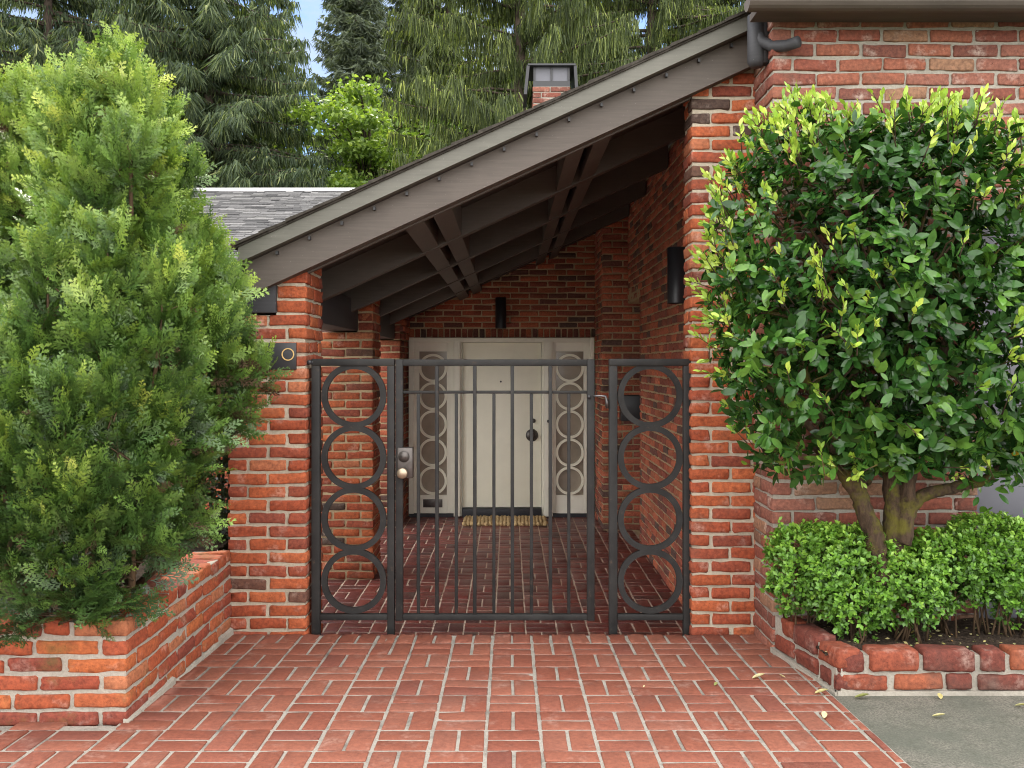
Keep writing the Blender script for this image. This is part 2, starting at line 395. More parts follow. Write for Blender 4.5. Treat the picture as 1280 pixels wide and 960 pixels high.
def basket(g, x0, x1, y0, y1, pitch, ox, oy, j, keep, first_row=None, h=.05, hi=True, mat=0, jit=.001):
    B = Bricks(); i0 = math.floor((x0 - ox) / pitch); i1 = math.ceil((x1 - ox) / pitch); k0 = math.floor((y0 - oy) / pitch); k1 = math.ceil((y1 - oy) / pitch)
    for i in range(i0, i1):
        for k in range(k0, k1):
            cx = ox + (i + .5) * pitch; cy = oy + (k + .5) * pitch
            L = (pitch - j) / 2; W = (pitch / 2 - j) / 2
            for s_ in (-1, 1):
                if (i + k) % 2 == 0: c = (cx + s_ * pitch / 4, cy); hh = (W, L)
                else: c = (cx, cy + s_ * pitch / 4); hh = (L, W)
                ax0, ax1 = max(c[0] - hh[0], x0), min(c[0] + hh[0], x1); ay0, ay1 = max(c[1] - hh[1], y0), min(c[1] + hh[1], y1)
                if ax1 - ax0 < .02 or ay1 - ay0 < .02: continue
                if keep and not keep((ax0 + ax1) / 2, (ay0 + ay1) / 2): continue
                B.add(((ax0 + ax1) / 2, (ay0 + ay1) / 2, -h / 2), ((ax1 - ax0) / 2, (ay1 - ay0) / 2, h / 2), 0)
    B.flush(g, mat, hi=hi, r=.0045, jit=jit * .6, loose=.5)

# front paving: basket weave, falling gently towards the gate, with an upright brick edge over the step
PL, PR = -1.47, 1.352
g = G()
basket(g, -4.6, PR, .3, 4.553, .2, -.083, 4.553 - .2 * 40, .0130, lambda x, y: not (x < PL and y > 3.42), hi=True)
B = Bricks()
for i in range(-8, 10):
    for s_ in (0, 1):
        c = -.083 + .2 * i + .05 + .1 * s_
        if PL < c < 1.29: B.add((c, 4.645, -.025), (.0435, .083, .025), 0)
B.flush(g, 0, r=.006, loose=.6)
g.box(-4.65, PR + .004, .28, 3.40, -.16, -.0042, mat=1)
g.box(PL - .02, PR + .004, 3.40, 4.715, -.16, -.0042, mat=1)
for a in g.v: a[:, 2] += pave_z(a[:, 1])
# brick riser of the step
B = Bricks(); masonry(B, -1.6, 1.25, 4.2, 4.722, FLOOR, -.055, 'B', course=.068); B.flush(g, 0, hi=False)
g.box(-1.6, 1.25, 4.3, 4.713, FLOOR - .1, -.06, mat=1)
struct(g.build('front_paving', [M['paver'], M['paver_joint']]))

g = G()
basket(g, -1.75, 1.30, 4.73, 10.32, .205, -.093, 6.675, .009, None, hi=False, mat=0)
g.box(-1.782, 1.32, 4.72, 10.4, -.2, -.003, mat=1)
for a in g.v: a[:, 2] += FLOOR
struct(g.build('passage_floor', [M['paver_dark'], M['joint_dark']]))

g = G()
n = 60
xs = np.linspace(PR + .002, 9, n); ys = np.linspace(-4, 4.41, n)
X, Y = np.meshgrid(xs, ys); Z = pave_z(Y) - .012 + .004 * np.sin(X * 3) * np.cos(Y * 2.1)
g.add(np.stack([X, Y, Z], -1).reshape(-1, 3), [(r * n + c, r * n + c + 1, (r + 1) * n + c + 1, (r + 1) * n + c) for r in range(n - 1) for c in range(n - 1)])
struct(g.build('driveway', M['concrete']))
g = G(); g.box(-6.5, -1.79, 6.25, 10.55, -.5, FLOOR - .004); struct(g.build('bounce_slab', M['bounce_slab']))  # pale slab added to bounce sunlight into the passage
g = G(); g.add([(-12, -4, pave_z(-4) - .03), (PR, -4, pave_z(-4) - .03), (PR, .30, pave_z(.3) - .03), (-12, .30, pave_z(.3) - .03)], [(0, 1, 2, 3)])
g.add([(-12, .3, pave_z(.3) - .03), (-4.6, .3, pave_z(.3) - .03), (-4.6, 3.44, pave_z(3.44) - .03), (-12, 3.44, pave_z(3.44) - .03)], [(0, 1, 2, 3)])
struct(g.build('road', M['concrete']))

# ------------------------------------------------------------------ pillars
def pillar(name, label, x0, x1, y0, y1, z0, notch_x, zn, ztop, hi, group, mat, mortar):
    g = G(); B = Bricks()
    masonry(B, x0, x1, y0, y1, z0, zn, 'FRLB')
    masonry(B, notch_x, x1, y0, y1, zn, ztop, 'FRL', keep=lambda x, y, z: z < roof_deck(x) - .02)
    B.flush(g, 0, hi=hi)
    g.box(x0 + MI, x1 - MI, y0 + MI, y1 - MI, z0 - .02, zn - .006, mat=1)
    c = MI
    g.prism([(notch_x - .008, zn - .05), (x1 - c, zn - .05), (x1 - c, roof_deck(x1 - c) - .03), (notch_x - .008, roof_deck(notch_x) - .03)], 'y', y0 + c, y1 - c, mat=1)
    return tag(g.build(name, [mat, mortar]), label, 'pillar', group)
GP = 'brick pillars on the left side of the passage'
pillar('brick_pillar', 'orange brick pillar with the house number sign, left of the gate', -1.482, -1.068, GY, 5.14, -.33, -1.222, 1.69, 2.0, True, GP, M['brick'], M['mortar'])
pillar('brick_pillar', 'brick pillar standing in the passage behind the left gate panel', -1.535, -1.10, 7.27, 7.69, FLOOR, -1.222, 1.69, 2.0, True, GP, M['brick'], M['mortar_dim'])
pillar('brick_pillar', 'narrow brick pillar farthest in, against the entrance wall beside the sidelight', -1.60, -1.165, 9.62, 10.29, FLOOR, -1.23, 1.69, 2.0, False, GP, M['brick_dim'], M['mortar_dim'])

g = G(); B = Bricks(); bx0, bx1 = px(864, GY), 1.2925
masonry(B, bx0, bx1 + .10, GY, GY + .21, -.03, 2.97, 'FL', keep=lambda x, y, z: z < roof_deck(x) - .03)
B.flush(g, 0)
g.prism([(bx0 + MI, -.06), (1.45, -.06), (1.45, 2.99), (bx0 + MI, roof_deck(bx0) - .02)], 'y', GY + MI, GY + .205, mat=1)
tag(g.build('brick_pier', [M['brick'], M['mortar']]), 'tall orange brick pier between the gate and the garage wall, under the gable beam', 'brick pier')

# ------------------------------------------------------------------ the house
house = empty('brick_house', (0, 10.3, FLOOR), 'brick house with a dark sloping porch roof over the cream front door', 'house')
# passage wall (right side of the passage)
WX = 1.25
g = G(); B = Bricks()
masonry(B, WX, WX + .3, 4.95, 8.56, FLOOR, 2.07, 'LB', shift=1)
masonry(B, WX, WX + .3, 4.95, 10.3, 2.07, 3.1, 'L', keep=lambda x, y, z: z < roof_deck(1.25) - .01)
B.flush(g, 0, hi=True)
g.box(WX + MI, WX + .3, 4.95, 8.55, FLOOR - .1, 2.068, mat=1); g.box(WX + MI, WX + .3, 4.95, 10.3, 2.06, 3.12, mat=1)
# step-out beside the door and the alcove behind the wall
B = Bricks()
masonry(B, .985, 2.4, 9.42, 10.3, FLOOR, 3.0, 'FL', keep=lambda x, y, z: z < roof_deck(x) - .01); B.flush(g, 0, hi=False)
g.prism([(.985 + MI, FLOOR - .1), (2.4, FLOOR - .1), (2.4, 3.1), (1.3, 3.1), (.985 + MI, roof_deck(.985))], 'y', 9.42 + MI, 10.3, mat=1)
g.box(2.35, 2.5, 8.5, 9.5, FLOOR - .1, 2.2, mat=1)
g.box(1.55, 2.5, 8.4, 8.50, FLOOR - .1, 2.2, mat=1)
g.box(1.2501, 2.5, 8.55, 9.43, 2.071, 2.2, mat=1)
g.box(1.31, 2.5, 8.0, 10.4, FLOOR - .2, FLOOR - .004, mat=1)
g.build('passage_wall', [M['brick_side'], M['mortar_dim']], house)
# entrance wall with the opening for the door
DX0, DX1, DZ = -1.142, .975, 1.728
g = G(); B = Bricks(); EY = 10.30
kp = lambda x, y, z: z < roof_deck(x) - .01
masonry(B, -1.62, 1.0, EY, EY + .3, DZ + .112, 3.05, 'F', keep=kp)
masonry(B, -1.62, DX0 - .012, EY, EY + .3, FLOOR, DZ + .10, 'F', keep=kp)
x = -1.62 + .03
while x < 1.0:
    B.add((x, EY + .048, DZ + .053), (.0285, .048, .048), 0); x += .0675
B.flush(g, 0, hi=False)
g.prism([(-1.62, DZ + .004), (1.0, DZ + .004), (1.0, roof_deck(1.0)), (-1.62, roof_deck(-1.62))], 'y', EY + MI, EY + .3, mat=1)
g.box(-1.62, DX0 - .012 - MI, EY + MI, EY + .3, FLOOR - .1, DZ + .01, mat=1)
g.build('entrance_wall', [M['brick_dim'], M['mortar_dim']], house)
# door frame
g = G(); FY = 10.215
def pb(x0, x1, y0, y1, z0, z1, bev=.004): g.box(x0, x1, y0, y1, z0, z1, bev=bev)
zb = FLOOR + .012
pb(DX0, -1.083, FY, EY + .1, zb + .03, DZ); pb(.93, DX1, FY, EY + .1, zb + .03, DZ)         # side jambs
pb(-1.083, .93, FY + .006, EY + .1, 1.672, DZ - .002)                                         # head
pb(-.628, -.556, FY - .02, EY + .1, zb + .002, 1.69); pb(.397, .50, FY - .02, EY + .1, zb + .002, 1.69)   # mullions
pb(-.556, -.535, FY + .03, EY + .1, zb, 1.672); pb(.375, .397, FY + .03, EY + .1, zb, 1.672)  # stops
fr = g.build('door_frame', M['cream2'], house)
g = G(); g.box(-.53, .372, FY - .005, EY + .12, FLOOR - .02, -.225, bev=.004); g.box(-1.14, -.63, FY + .02, EY + .1, FLOOR - .02, zb + .028); g.box(.503, .972, FY + .02, EY + .1, FLOOR - .02, zb + .028)
g.build('threshold', M['threshold'], fr)
g = G(); g.tube([(.452, FY - .02, .775), (.452, FY - .031, .775)], .018, 16); g.build('doorbell', M['black'], fr)
g = G(); g.box(.43, .475, FY - .026, FY - .02, .60, .70, bev=.003); g.build('strike_plate', M['cream'], fr)
# door leaf
g = G(); g.box(-.53, .37, FY + .055, FY + .10, -.217, 1.668, bev=.004); leaf = g.build('front_door', M['cream'], house)
kx, kz = px(665, 10.27), pz(544, 10.27); yd = FY + .055
g = G(); g.tube([(kx, yd, kz), (kx, yd - .012, kz)], [.072, .070], 28); g.tube([(kx, yd - .012, kz), (kx, yd - .05, kz), (kx, yd - .06, kz), (kx, yd - .085, kz), (kx, yd - .092, kz)], [.018, .018, .038, .038, .028], 20)
g.build('door_knob', M['bronze'], leaf)
g = G(); dz = pz(526, 10.27); g.tube([(kx + .015, yd, dz), (kx + .015, yd - .016, dz)], [.027, .024], 20); g.build('deadbolt', M['bronze'], leaf)
g = G(); g.tube([(px(626, 10.27), yd, pz(477, 10.27)), (px(626, 10.27), yd - .006, pz(477, 10.27))], .011, 12); g.build('peephole', M['bronze'], leaf)
# sidelights: panel with a tall opening, five rings, glass
def ring(g, cx, cz, ro, ri, y0, y1, n=48, mat=0):
    a = np.arange(n) / n * 2 * math.pi; v = []
    for (r, y) in ((ro, y0), (ri, y0), (ri, y1), (ro, y1)): v += [(cx + r * math.cos(t), y, cz + r * math.sin(t)) for t in a]
    q = []
    for b in range(4):
        for i in range(n): q.append((b * n + i, ((b + 1) % 4) * n + i, ((b + 1) % 4) * n + (i + 1) % n, b * n + (i + 1) % n))
    g.add(v, [f[::-1] for f in q], mat=mat, smooth=False)
def sidelight(xa, xb, cx, lab):
    hw, zt, zl = .158, 1.57, -.075; y0 = FY + .035; y1 = FY + .075
    g = G(); g.box(xa, cx - hw, y0, y1, zb + .03, 1.672, bev=.003); g.box(cx + hw, xb, y0, y1, zb + .03, 1.672, bev=.003)
    g.box(cx - hw, cx + hw, y0, y1, zt, 1.672); g.box(cx - hw, cx + hw, y0, y1, zb + .03, zl)
    s_ = g.build('sidelight', M['cream2'], house)
    for i in range(5):
        g = G(); ring(g, cx, pz(460 + 35.2 * i, 10.25), .162, .134, y0 - .008, y1 - .012); g.build('ring', M['cream'], s_)
    g = G(); g.box(cx - hw - .01, cx + hw + .01, y1 - .006, y1 + .004, zl - .01, zt + .01); g.build('glass', M['glass'], s_)
    return s_
sl = sidelight(-1.083, -.628, -.868, 'left'); sidelight(.50, .93, .698, 'right')
g = G(); g.box(px(529, 10.25), px(553, 10.25), FY + .022, FY + .034, pz(634, 10.25), pz(624, 10.25), bev=.002); g.build('mail_slot', M['bronze'], sl)

# ---- porch roof
RY0, RY1 = 4.58, 10.30
XL, XR = -1.385, 1.62
def sl_poly(xa, xb, lo, hi): return [(xa, lo + SLOPE * xa), (xb, lo + SLOPE * xb), (xb, hi + SLOPE * xb), (xa, hi + SLOPE * xa)]
g = G(); g.prism(sl_poly(XL, XR, 2.575, 2.61), 'y', RY0 + .045, 15.5)
roof = g.build('porch_roof', M['timber2'], house)
g = G()
g.prism(sl_poly(XL, XR, 2.575, 2.662), 'y', RY0, RY0 + .044)
g.prism([(XL - .004, 2.575 + SLOPE * XL - .01), (XL + .03, 2.575 + SLOPE * XL + .004), (XL + .03, 2.66 + SLOPE * XL), (XL - .004, 2.655 + SLOPE * XL)], 'y', RY0 + .046, 15.4)
bb = g.build('bargeboard', M['trim'], roof)
for i in range(15):
    X = -1.20 + i * .168; g = G(); g.box(X - .006, X + .006, RY0 + .05, RY0 + .072, 2.540 + SLOPE * X, 2.558 + SLOPE * X); g.build('nail', M['black'], bb)
g = G(); g.prism(sl_poly(XL + .02, XR, 2.40, 2.572), 'y', RY0 + .075, RY0 + .165); g.prism(sl_poly(XL + .02, XR, 2.392, 2.425), 'y', RY0 + .168, RY0 + .20)
g.build('gable_beam', M['timber'], roof)
for yr in (5.80, 6.97, 8.12, 9.22):
    g = G(); g.prism(sl_poly(XL + .03, 1.24, 2.392, 2.573), 'y', yr, yr + .09); g.build('rafter', M['timber'], roof)
g = G(); g.prism(sl_poly(XL + .03, 1.24, 2.47, 2.573), 'y', 10.2, 10.288); g.build('rafter', M['timber2'], roof)
bays = [(RY0 + .201, 5.799), (5.891, 6.969), (7.061, 8.119), (8.211, 9.219), (9.311, 10.199)]
for xc in (-.43, .43):
    for o in (-.075, .075):
        g = G(); a, b = xc + o - .049, xc + o + .049
        for (ya, yb) in bays: g.prism(sl_poly(a, b, 2.40, 2.572), 'y', ya, yb)
        g.build('purlin', M['timber'], roof)
# shingles: overlapping rows, ragged edge at the verge
g = G(); sx = XL - .03; row = 0
while sx < XR:
    x1 = min(sx + .16, XR); base = 2.663
    ya = RY0 - .022 + rng.uniform(-.008, .008)
    yy = ya
    while yy < 15.5:
        y2 = min(yy + rng.uniform(.18, .42), 15.5)
        t0 = .004; t1 = .020 + rng.uniform(-.002, .002)
        g.prism([(sx, base + SLOPE * sx + .001), (x1 + .03, base + SLOPE * (x1 + .03)), (x1 + .03, base + SLOPE * (x1 + .03) + t0 + .004), (sx, base + SLOPE * sx + t1)], 'y', yy, y2 - .004, mat=1 if yy < RY0 + 1.2 else 0, rnd=rng.random())
        yy = y2
    sx += .14; row += 1
g.prism(sl_poly(XL - .02, XR, 2.653, 2.6635), 'y', RY0 - .012, RY0 + .3, mat=1)
g.build('shingles', [M['shingle'], M['shingle_edge']], roof)
g = G(); g.box(-1.485, -1.226, GY - .02, 10.28, 1.695, 1.935, bev=.004); g.build('header_beam', M['header'], roof)
# ---- chimney
g = G(); B = Bricks(); cx0, cx1, cy0, cy1 = px(666, 10.6), px(713, 10.6), 10.6, 11.1; ct = pz(108, 10.6)
masonry(B, cx0, cx1, cy0, cy1, 2.6, ct, 'FRL', j=.012); B.flush(g, 0, hi=False); g.box(cx0 + MI, cx1 - MI, cy0 + MI, cy1 - MI, 2.5, ct, mat=1)
ch = g.build('chimney', [M['brick_rose'], M['mortar_grey']], house)
g = G(); cm = (cx0 + cx1) / 2; zt = pz(81, 10.6)
g.box(cx0 - .06, cx1 + .06, cy0 - .05, cy1 + .05, zt - .02, zt, mat=0)
for (xa, xb) in ((cx0 - .055, cx0 - .09), (cx1 + .055, cx1 + .075)):
    d = .018; g.prism([(xa - d, zt - .02), (xa + d, zt - .02), (xb + d, zt - .36), (xb - d, zt - .36)], 'y', cy0 - .04, cy1 + .04)
g.box(cx0 + .005, cx1 - .005, cy0 + .015, cy1 - .02, ct - .01, ct + .07)
for X in (cx0 + .02, cm, cx1 - .02): g.box(X - .012, X + .012, cy0 + .012, cy0 + .035, ct + .07, zt - .02)
g.box(cx0 + .03, cx1 - .03, cy0 + .03, cy0 + .034, ct + .07, zt - .02, mat=1)
g.build('chimney_cap', [M['black'], M['garage_door']], ch)
# ---- left wing: wall and shingled roof
g = G(); g.box(-9, -1.63, 10.6, 10.9, FLOOR - .1, 2.50, mat=1)
B = Bricks(); masonry(B, -3.6, -1.63, 10.58, 10.9, FLOOR, 2.4, 'F'); B.flush(g, 1, hi=False)
g.build('wing_wall', [M['mortar_dim'], M['brick_dim']], house)
g = G(); ry, rz = 14.0, pz(237.5, 14.0); ey, ez = 10.2, rz - .42 * 3.8; nr = 46
for k in range(nr):
    ya = ey + (ry - ey) * k / nr; yb = ey + (ry - ey) * (k + 1) / nr; za = ez + (rz - ez) * k / nr; zb2 = ez + (rz - ez) * (k + 1) / nr
    xx = -9.0 - rng.uniform(0, .4)
    while xx < -1.7:
        x2 = xx + rng.choice([.12, .17, .25, .33]); hgt = .012 + rng.uniform(-.003, .009)
        g.prism([(ya, za), (yb + .02, zb2 + .01), (yb + .02, zb2 + .014), (ya, za + hgt)], 'x', xx, x2 - .006, rnd=rng.random()); xx = x2
g.add([(-9, ey, ez - .004), (-1.68, ey, ez - .004), (-1.68, ry, rz - .004), (-9, ry, rz - .004), (-9, 18, ez), (-1.68, 18, ez), (-9, ey, ez - .2), (-1.68, ey, ez - .2)],
      [(0, 1, 2, 3), (3, 2, 5, 4), (6, 7, 1, 0)], mat=0, rnd=.1, smooth=False)
wr = g.build('wing_roof', M['shingle'], house)
g = G(); g.prism([(ry - .12, rz - .045), (ry, rz + .012), (ry + .12, rz - .045), (ry, rz + .035)], 'x', -9, -1.68); g.build('ridge_cap', M['ridge'], wr)

# ------------------------------------------------------------------ garage
garage = empty('garage', (2.6, 4.40, 0), 'garage with rosy brick wall and grey door behind the round-headed tree', 'garage')
gx0, gx1, gy = 1.2925, 2.303, 4.40
g = G(); B = Bricks()
masonry(B, gx0, gx1, gy, gy + .33, -.02, 2.22, 'FL', course=.0715, j=.014, L=.208)
masonry(B, gx0, 5.4, gy, gy + .33, 2.22, 3.147, 'FL', course=.0715, j=.014, L=.208)
masonry(B, gx1 - .1, gx1, gy, gy + .3, -.02, 2.22, 'R', course=.0715, j=.014)
masonry(B, 4.9, 5.4, gy, gy + .33, -.02, 2.22, 'FL', course=.0715, j=.014)
B.flush(g, 0)
g.box(gx0 + MI, gx1 - MI, gy + MI, gy + .33, -.1, 2.215, mat=1); g.box(gx0 + MI, 5.4, gy + MI, gy + .33, 2.2149, 3.16, mat=1); g.box(4.9 + MI, 5.4, gy + MI, gy + .33, -.1, 2.215, mat=1)
g.build('garage_wall', [M['brick_rose'], M['mortar_grey']], garage)
g = G()
for k in range(4): g.box(gx1 - .02, 4.95, gy + .22, gy + .27, -.05 + k * .57, -.05 + k * .57 + .562, bev=.006)
g.box(gx1 - .02, 4.95, gy + .235, gy + .26, -.05, 2.25)
g.build('garage_door', M['garage_door'], garage)
g = G(); g.prism([(4.22, 3.14), (8.5, 5.0), (8.5, 5.1), (4.20, 3.18)], 'x', XR + .002, 6.0, mat=0)
g.prism([(4.22, 3.14), (4.72, 3.36), (4.72, 3.40), (4.20, 3.18)], 'x', 1.15, XR + .001, mat=0)
k = 0
g.build('garage_roof', M['shingle'], garage)
g = G(); g.box(1.18, 6.0, 4.255, 4.39, 3.10, 3.135); g.build('soffit', M['timber'], garage)
g = G(); a = np.linspace(math.pi, 2 * math.pi, 12); cy_, cz_ = 4.19, 3.135
prof = [(cy_ + .06 * math.cos(t), cz_ + .06 * math.sin(t)) for t in a] + [(cy_ + .066, cz_ + .004), (cy_ + .054, cz_ + .004)] + [(cy_ + .05 * math.cos(t), cz_ + .05 * math.sin(t)) for t in a[::-1]] + [(cy_ - .066, cz_ + .004)]
for (p, q_) in zip(prof[:-1], prof[1:]): g.add([(1.12, *p), (6.0, *p), (6.0, *q_), (1.12, *q_)], [(0, 1, 2, 3)], smooth=False)
g.prism([(cy_ + .06 * math.cos(t), cz_ + .06 * math.sin(t)) for t in a], 'x', 1.115, 1.12)
gut = g.build('gutter', M['timber'], garage)
g = G(); xd, yd2 = px(944, 4.52), 4.54
g.tube([(xd + .15, 4.31, pz(52, 4.31)), (xd + .11, 4.36, pz(57, 4.36)), (xd + .06, 4.42, pz(58, 4.42)), (xd + .02, 4.47, pz(52, 4.47)), (xd, 4.49, pz(40, 4.49))], .028, 14)
g.tube([(xd, 4.50, pz(20, 4.5)), (xd, 4.50, pz(78, 4.5)), (xd, 4.50, pz(84, 4.5))], [.044, .044, .030], 20)
g.tube([(xd + .036, 4.50, pz(20, 4.5)), (xd + .036, 4.50, pz(80, 4.5))], [.036, .034], 16)
g.build('downspout', M['header'], gut)

# ------------------------------------------------------------------ iron gate and its fixed side panels
GT, gY = 4.80, 4.80
def gx(x): return px(x, gY)
def gz(y): return pz(y, gY)
bt = .038
def bar(g, x0, x1, z0, z1, d=.038, bev=.003): g.box(x0, x1, gY - d / 2, gY + d / 2, z0, z1, bev=bev)
def side_panel(xl, xr, xcl, label):
    t = empty('gate_panel', (gx((xl + xr) / 2), gY, FLOOR), label, 'gate panel', 'fixed iron side panels beside the gate')
    x0, x1 = gx(xl), gx(xr); top = gz(448.5)
    g = G()
    bar(g, x0, x0 + .045, FLOOR - .01, top - .0385); bar(g, x1 - .038, x1, FLOOR - .01, top - .0385); bar(g, x0, x1, top - .038, top); bar(g, x0 + .0455, x1 - .0385, gz(774.5), gz(767), .036)
    g.build('frame', M['iron'], t)
    cx = (x0 + .045 + x1 - .038) / 2
    for i in range(4):
        g = G(); ring(g, cx, gz(494.6 + 77.1 * i), .1735, .142, gY - .011 - .0015 * (i % 2), gY + .011 - .0015 * (i % 2), 72); g.build('ring', M['iron'], t)
    return t
side_panel(390, 493.3, None, 'narrow iron panel of four stacked rings left of the gate, by the numbered pillar')
side_panel(761, 862.5, None, 'narrow iron panel of four stacked rings right of the gate, by the tall pier')
gate = empty('iron_gate', (gx(618), gY, gz(775)), 'dark iron gate of upright bars closed across the brick passage', 'gate')
x0, x1, top = gx(494.6), gx(743), gz(449)
g = G(); bar(g, x0, x0 + .040, gz(775), top); bar(g, x1 - .040, x1, gz(775), top); bar(g, x0 + .0405, x1 - .0405, top - .036, top - .001, .036); bar(g, x0 + .0405, x1 - .0405, gz(774.6), gz(767), .036)
g.build('frame', M['iron'], gate)
g = G(); bar(g, x0 + .0405, x1 - .0405, gz(492), gz(488.3), .016, .002); g.build('rail', M['iron'], gate)
for i, xp in enumerate((523, 546.4, 570.4, 593.6, 617.4, 640.4, 664.2, 687.8, 711)):
    g = G(); zt = top - .0365 if i % 2 else gz(492.2); X = gx(xp); w = .0085 if i % 2 == 0 else .0095
    if i % 2: g.box(X - w, X + w, gY - w - .010, gY + w - .010, gz(766.8), zt, bev=.002)
    else: g.box(X - w, X + w, gY - w, gY + w, gz(766.8), zt, bev=.002)
    g.build('bar', M['iron'], gate)
g = G(); g.box(gx(497.5), gx(516.6), gY - .032, gY + .03, gz(597), gz(559), bev=.003)
g.tube([(gx(505.8), gY - .032, gz(570)), (gx(505.8), gY - .036, gz(570))], .030, 24)
lk = g.build('lock_box', M['bronze'], gate)
g = G(); kx, kz = gx(505, ), gz(589.5); g.tube([(kx, gY - .03, kz), (kx, gY - .055, kz), (kx, gY - .06, kz), (kx, gY - .085, kz), (kx, gY - .09, kz)], [.015, .015, .027, .029, .024], 22); g.build('knob', M['brass'], lk)
g = G(); lz = gz(495); g.tube([(gx(741), gY - .028, lz), (gx(750), gY - .03, lz + .002), (gx(756), gY - .03, lz), (gx(758), gY - .028, lz - .03), (gx(758.5), gY - .026, lz - .065)], [.006, .006, .007, .011, .010], 10)
g.build('latch', M['chrome'], gate)
g = G(); g.tube([(gx(736), gY - .021, gz(496)), (gx(736), gY - .032, gz(496))], .010, 12); g.build('bolt', M['black'], gate)

g = G(); g.tube([(gx(392), gY - .01, gz(453)), (gx(385.5), gY - .01, gz(453))], [.012, .012], 10); g.tube([(gx(388.5), gY - .045, gz(453)), (gx(388.5), gY + .01, gz(453))], [.013, .013], 10)
lp = [o for o in bpy.data.objects if o.name == 'gate_panel'][0]; g.build('wall_fixing', M['black'], lp)
# house number sign
sgn = empty('house_number_sign', (px(340, GY), GY - .012, pz(462, GY)), 'black house number plate with a gold zero on the left brick pillar', 'sign')
g = G(); g.box(px(306, GY), px(371, GY), GY - .016, GY - .002, pz(462, GY), pz(428.5, GY), bev=.002); g.build('plate', M['black'], sgn)
g = G(); ring(g, px(361, GY), pz(443, GY), .0330, .0275, GY - .021, GY - .0155, 40); g.build('digit', M['gold'], sgn)

# wall lights: open black cylinders on a bracket
def sconce(loc, h, r, wall, label):
    t = empty('wall_light', loc, label, 'wall light', 'black cylinder wall lights')
    x, y, z = loc; g = G()
    n = 28; prof = [(r, 0), (r, h), (r - .006, h), (r - .006, .02), (r * .5, .03), (0.001, .03)]
    a = np.arange(n) / n * 2 * math.pi
    v = [(x + p * math.cos(t_), y + p * math.sin(t_), z + zz) for p, zz in prof for t_ in a]
    q = [(i * n + j, i * n + (j + 1) % n, (i + 1) * n + (j + 1) % n, (i + 1) * n + j) for i in range(len(prof) - 1) for j in range(n)]
    g.add(v, q); b = g.build('lamp_body', M['black'], t)
    for p in b.data.polygons: p.use_smooth = True
    g = G()
    if wall == 'back': g.box(x - .04, x + .04, y + r - .01, EY + .004, z + h * .35, z + h * .65, bev=.003)
    else: g.box(x + r - .01, WX + .004, y - .04, y + .04, z + h * .35, z + h * .65, bev=.003)
    g.build('bracket', M['black'], t)
sconce((px(626, 10.2), 10.205, pz(410.5, 10.2)), .352, .062, 'back', 'short black cylinder wall light above the front door')
sconce((1.165, 6.22, pz(379, 6.22)), .385, .064, 'side', 'black cylinder wall light on the right passage wall, beside the tall pier')
# dark letter box on the alcove wall
g = G(); g.box(px(776, 9.3), 1.62, 9.26, 9.416, pz(526, 9.3), pz(494, 9.3), bev=.006); lb = g.build('wall_box', M['black'])
g.build
tag(lb, 'black metal box on the dark alcove wall beyond the right gate panel', 'wall box')

# coir doormat
g = G(); mx0, mx1, my0, my1 = -.50, .415, 9.68, 10.12; zf = FLOOR + .002
ns = 23; wv = (mx1 - mx0) / ns
for i in range(ns):
    xc = mx0 + (i + .5) * wv; ys_ = np.linspace(my0, my1, 15)
    pts = [(xc + .006 * math.sin(y * 60 + i * 2.4), y + (.008 if i % 2 else 0), zf + .016 + .006 * math.sin(y * 75 + i * 2.1)) for y in ys_]
    g.tube(pts, np.where(np.arange(15) % 2, .0245, .0215), 8, wob=.08)
for y in (my0 + .02, my0 + .15, my0 + .29, my1 - .02): g.tube([(mx0, y, zf + .012), (mx1, y, zf + .012)], .012, 6)
tag(g.build('doormat', M['coir']), 'woven tan coir doormat lying in front of the cream door', 'doormat')

# ------------------------------------------------------------------ foliage helpers
def norm(v): return v / (np.linalg.norm(v, axis=-1, keepdims=True) + 1e-9)
def frames(d, nh):
    """columns x, y(axis), z(normal)"""
    y = norm(d); x = norm(np.cross(y, nh)); z = np.cross(x, y)
    return np.stack([x, y, z], -1)
def oval_leaf(w=.24, bend=.12, fold=.12):
    st = [(.0, .0), (.12, .55), (.35, .95), (.6, 1.0), (.82, .62), (1.0, 0)]
    v = [(0, 0, 0)]
    for t, k in st[1:-1]:
        zz = -bend * t * t; v += [(-w * k, t, zz + fold * w * k), (0, t, zz), (w * k, t, zz + fold * w * k)]
    v.append((0, 1, -bend)); q = []; t_ = [(0, 2, 1), (0, 3, 2)]
    for i in range(3):
        a = 1 + 3 * i; q += [(a, a + 1, a + 4, a + 3), (a + 1, a + 2, a + 5, a + 4)]
    a = 10; t_ += [(a, a + 1, 13), (a + 1, a + 2, 13)]
    return np.array(v), np.array(q), np.array(t_)
LEAF = oval_leaf(.215, .14, .16); SMALL = (np.array([(0, 0, 0), (-.3, .5, .06), (0, .5, -.02), (.3, .5, .06), (0, 1, -.05)], float), np.zeros((0, 4), int), np.array([(0, 2, 1), (0, 3, 2), (1, 2, 4), (2, 3, 4)]))
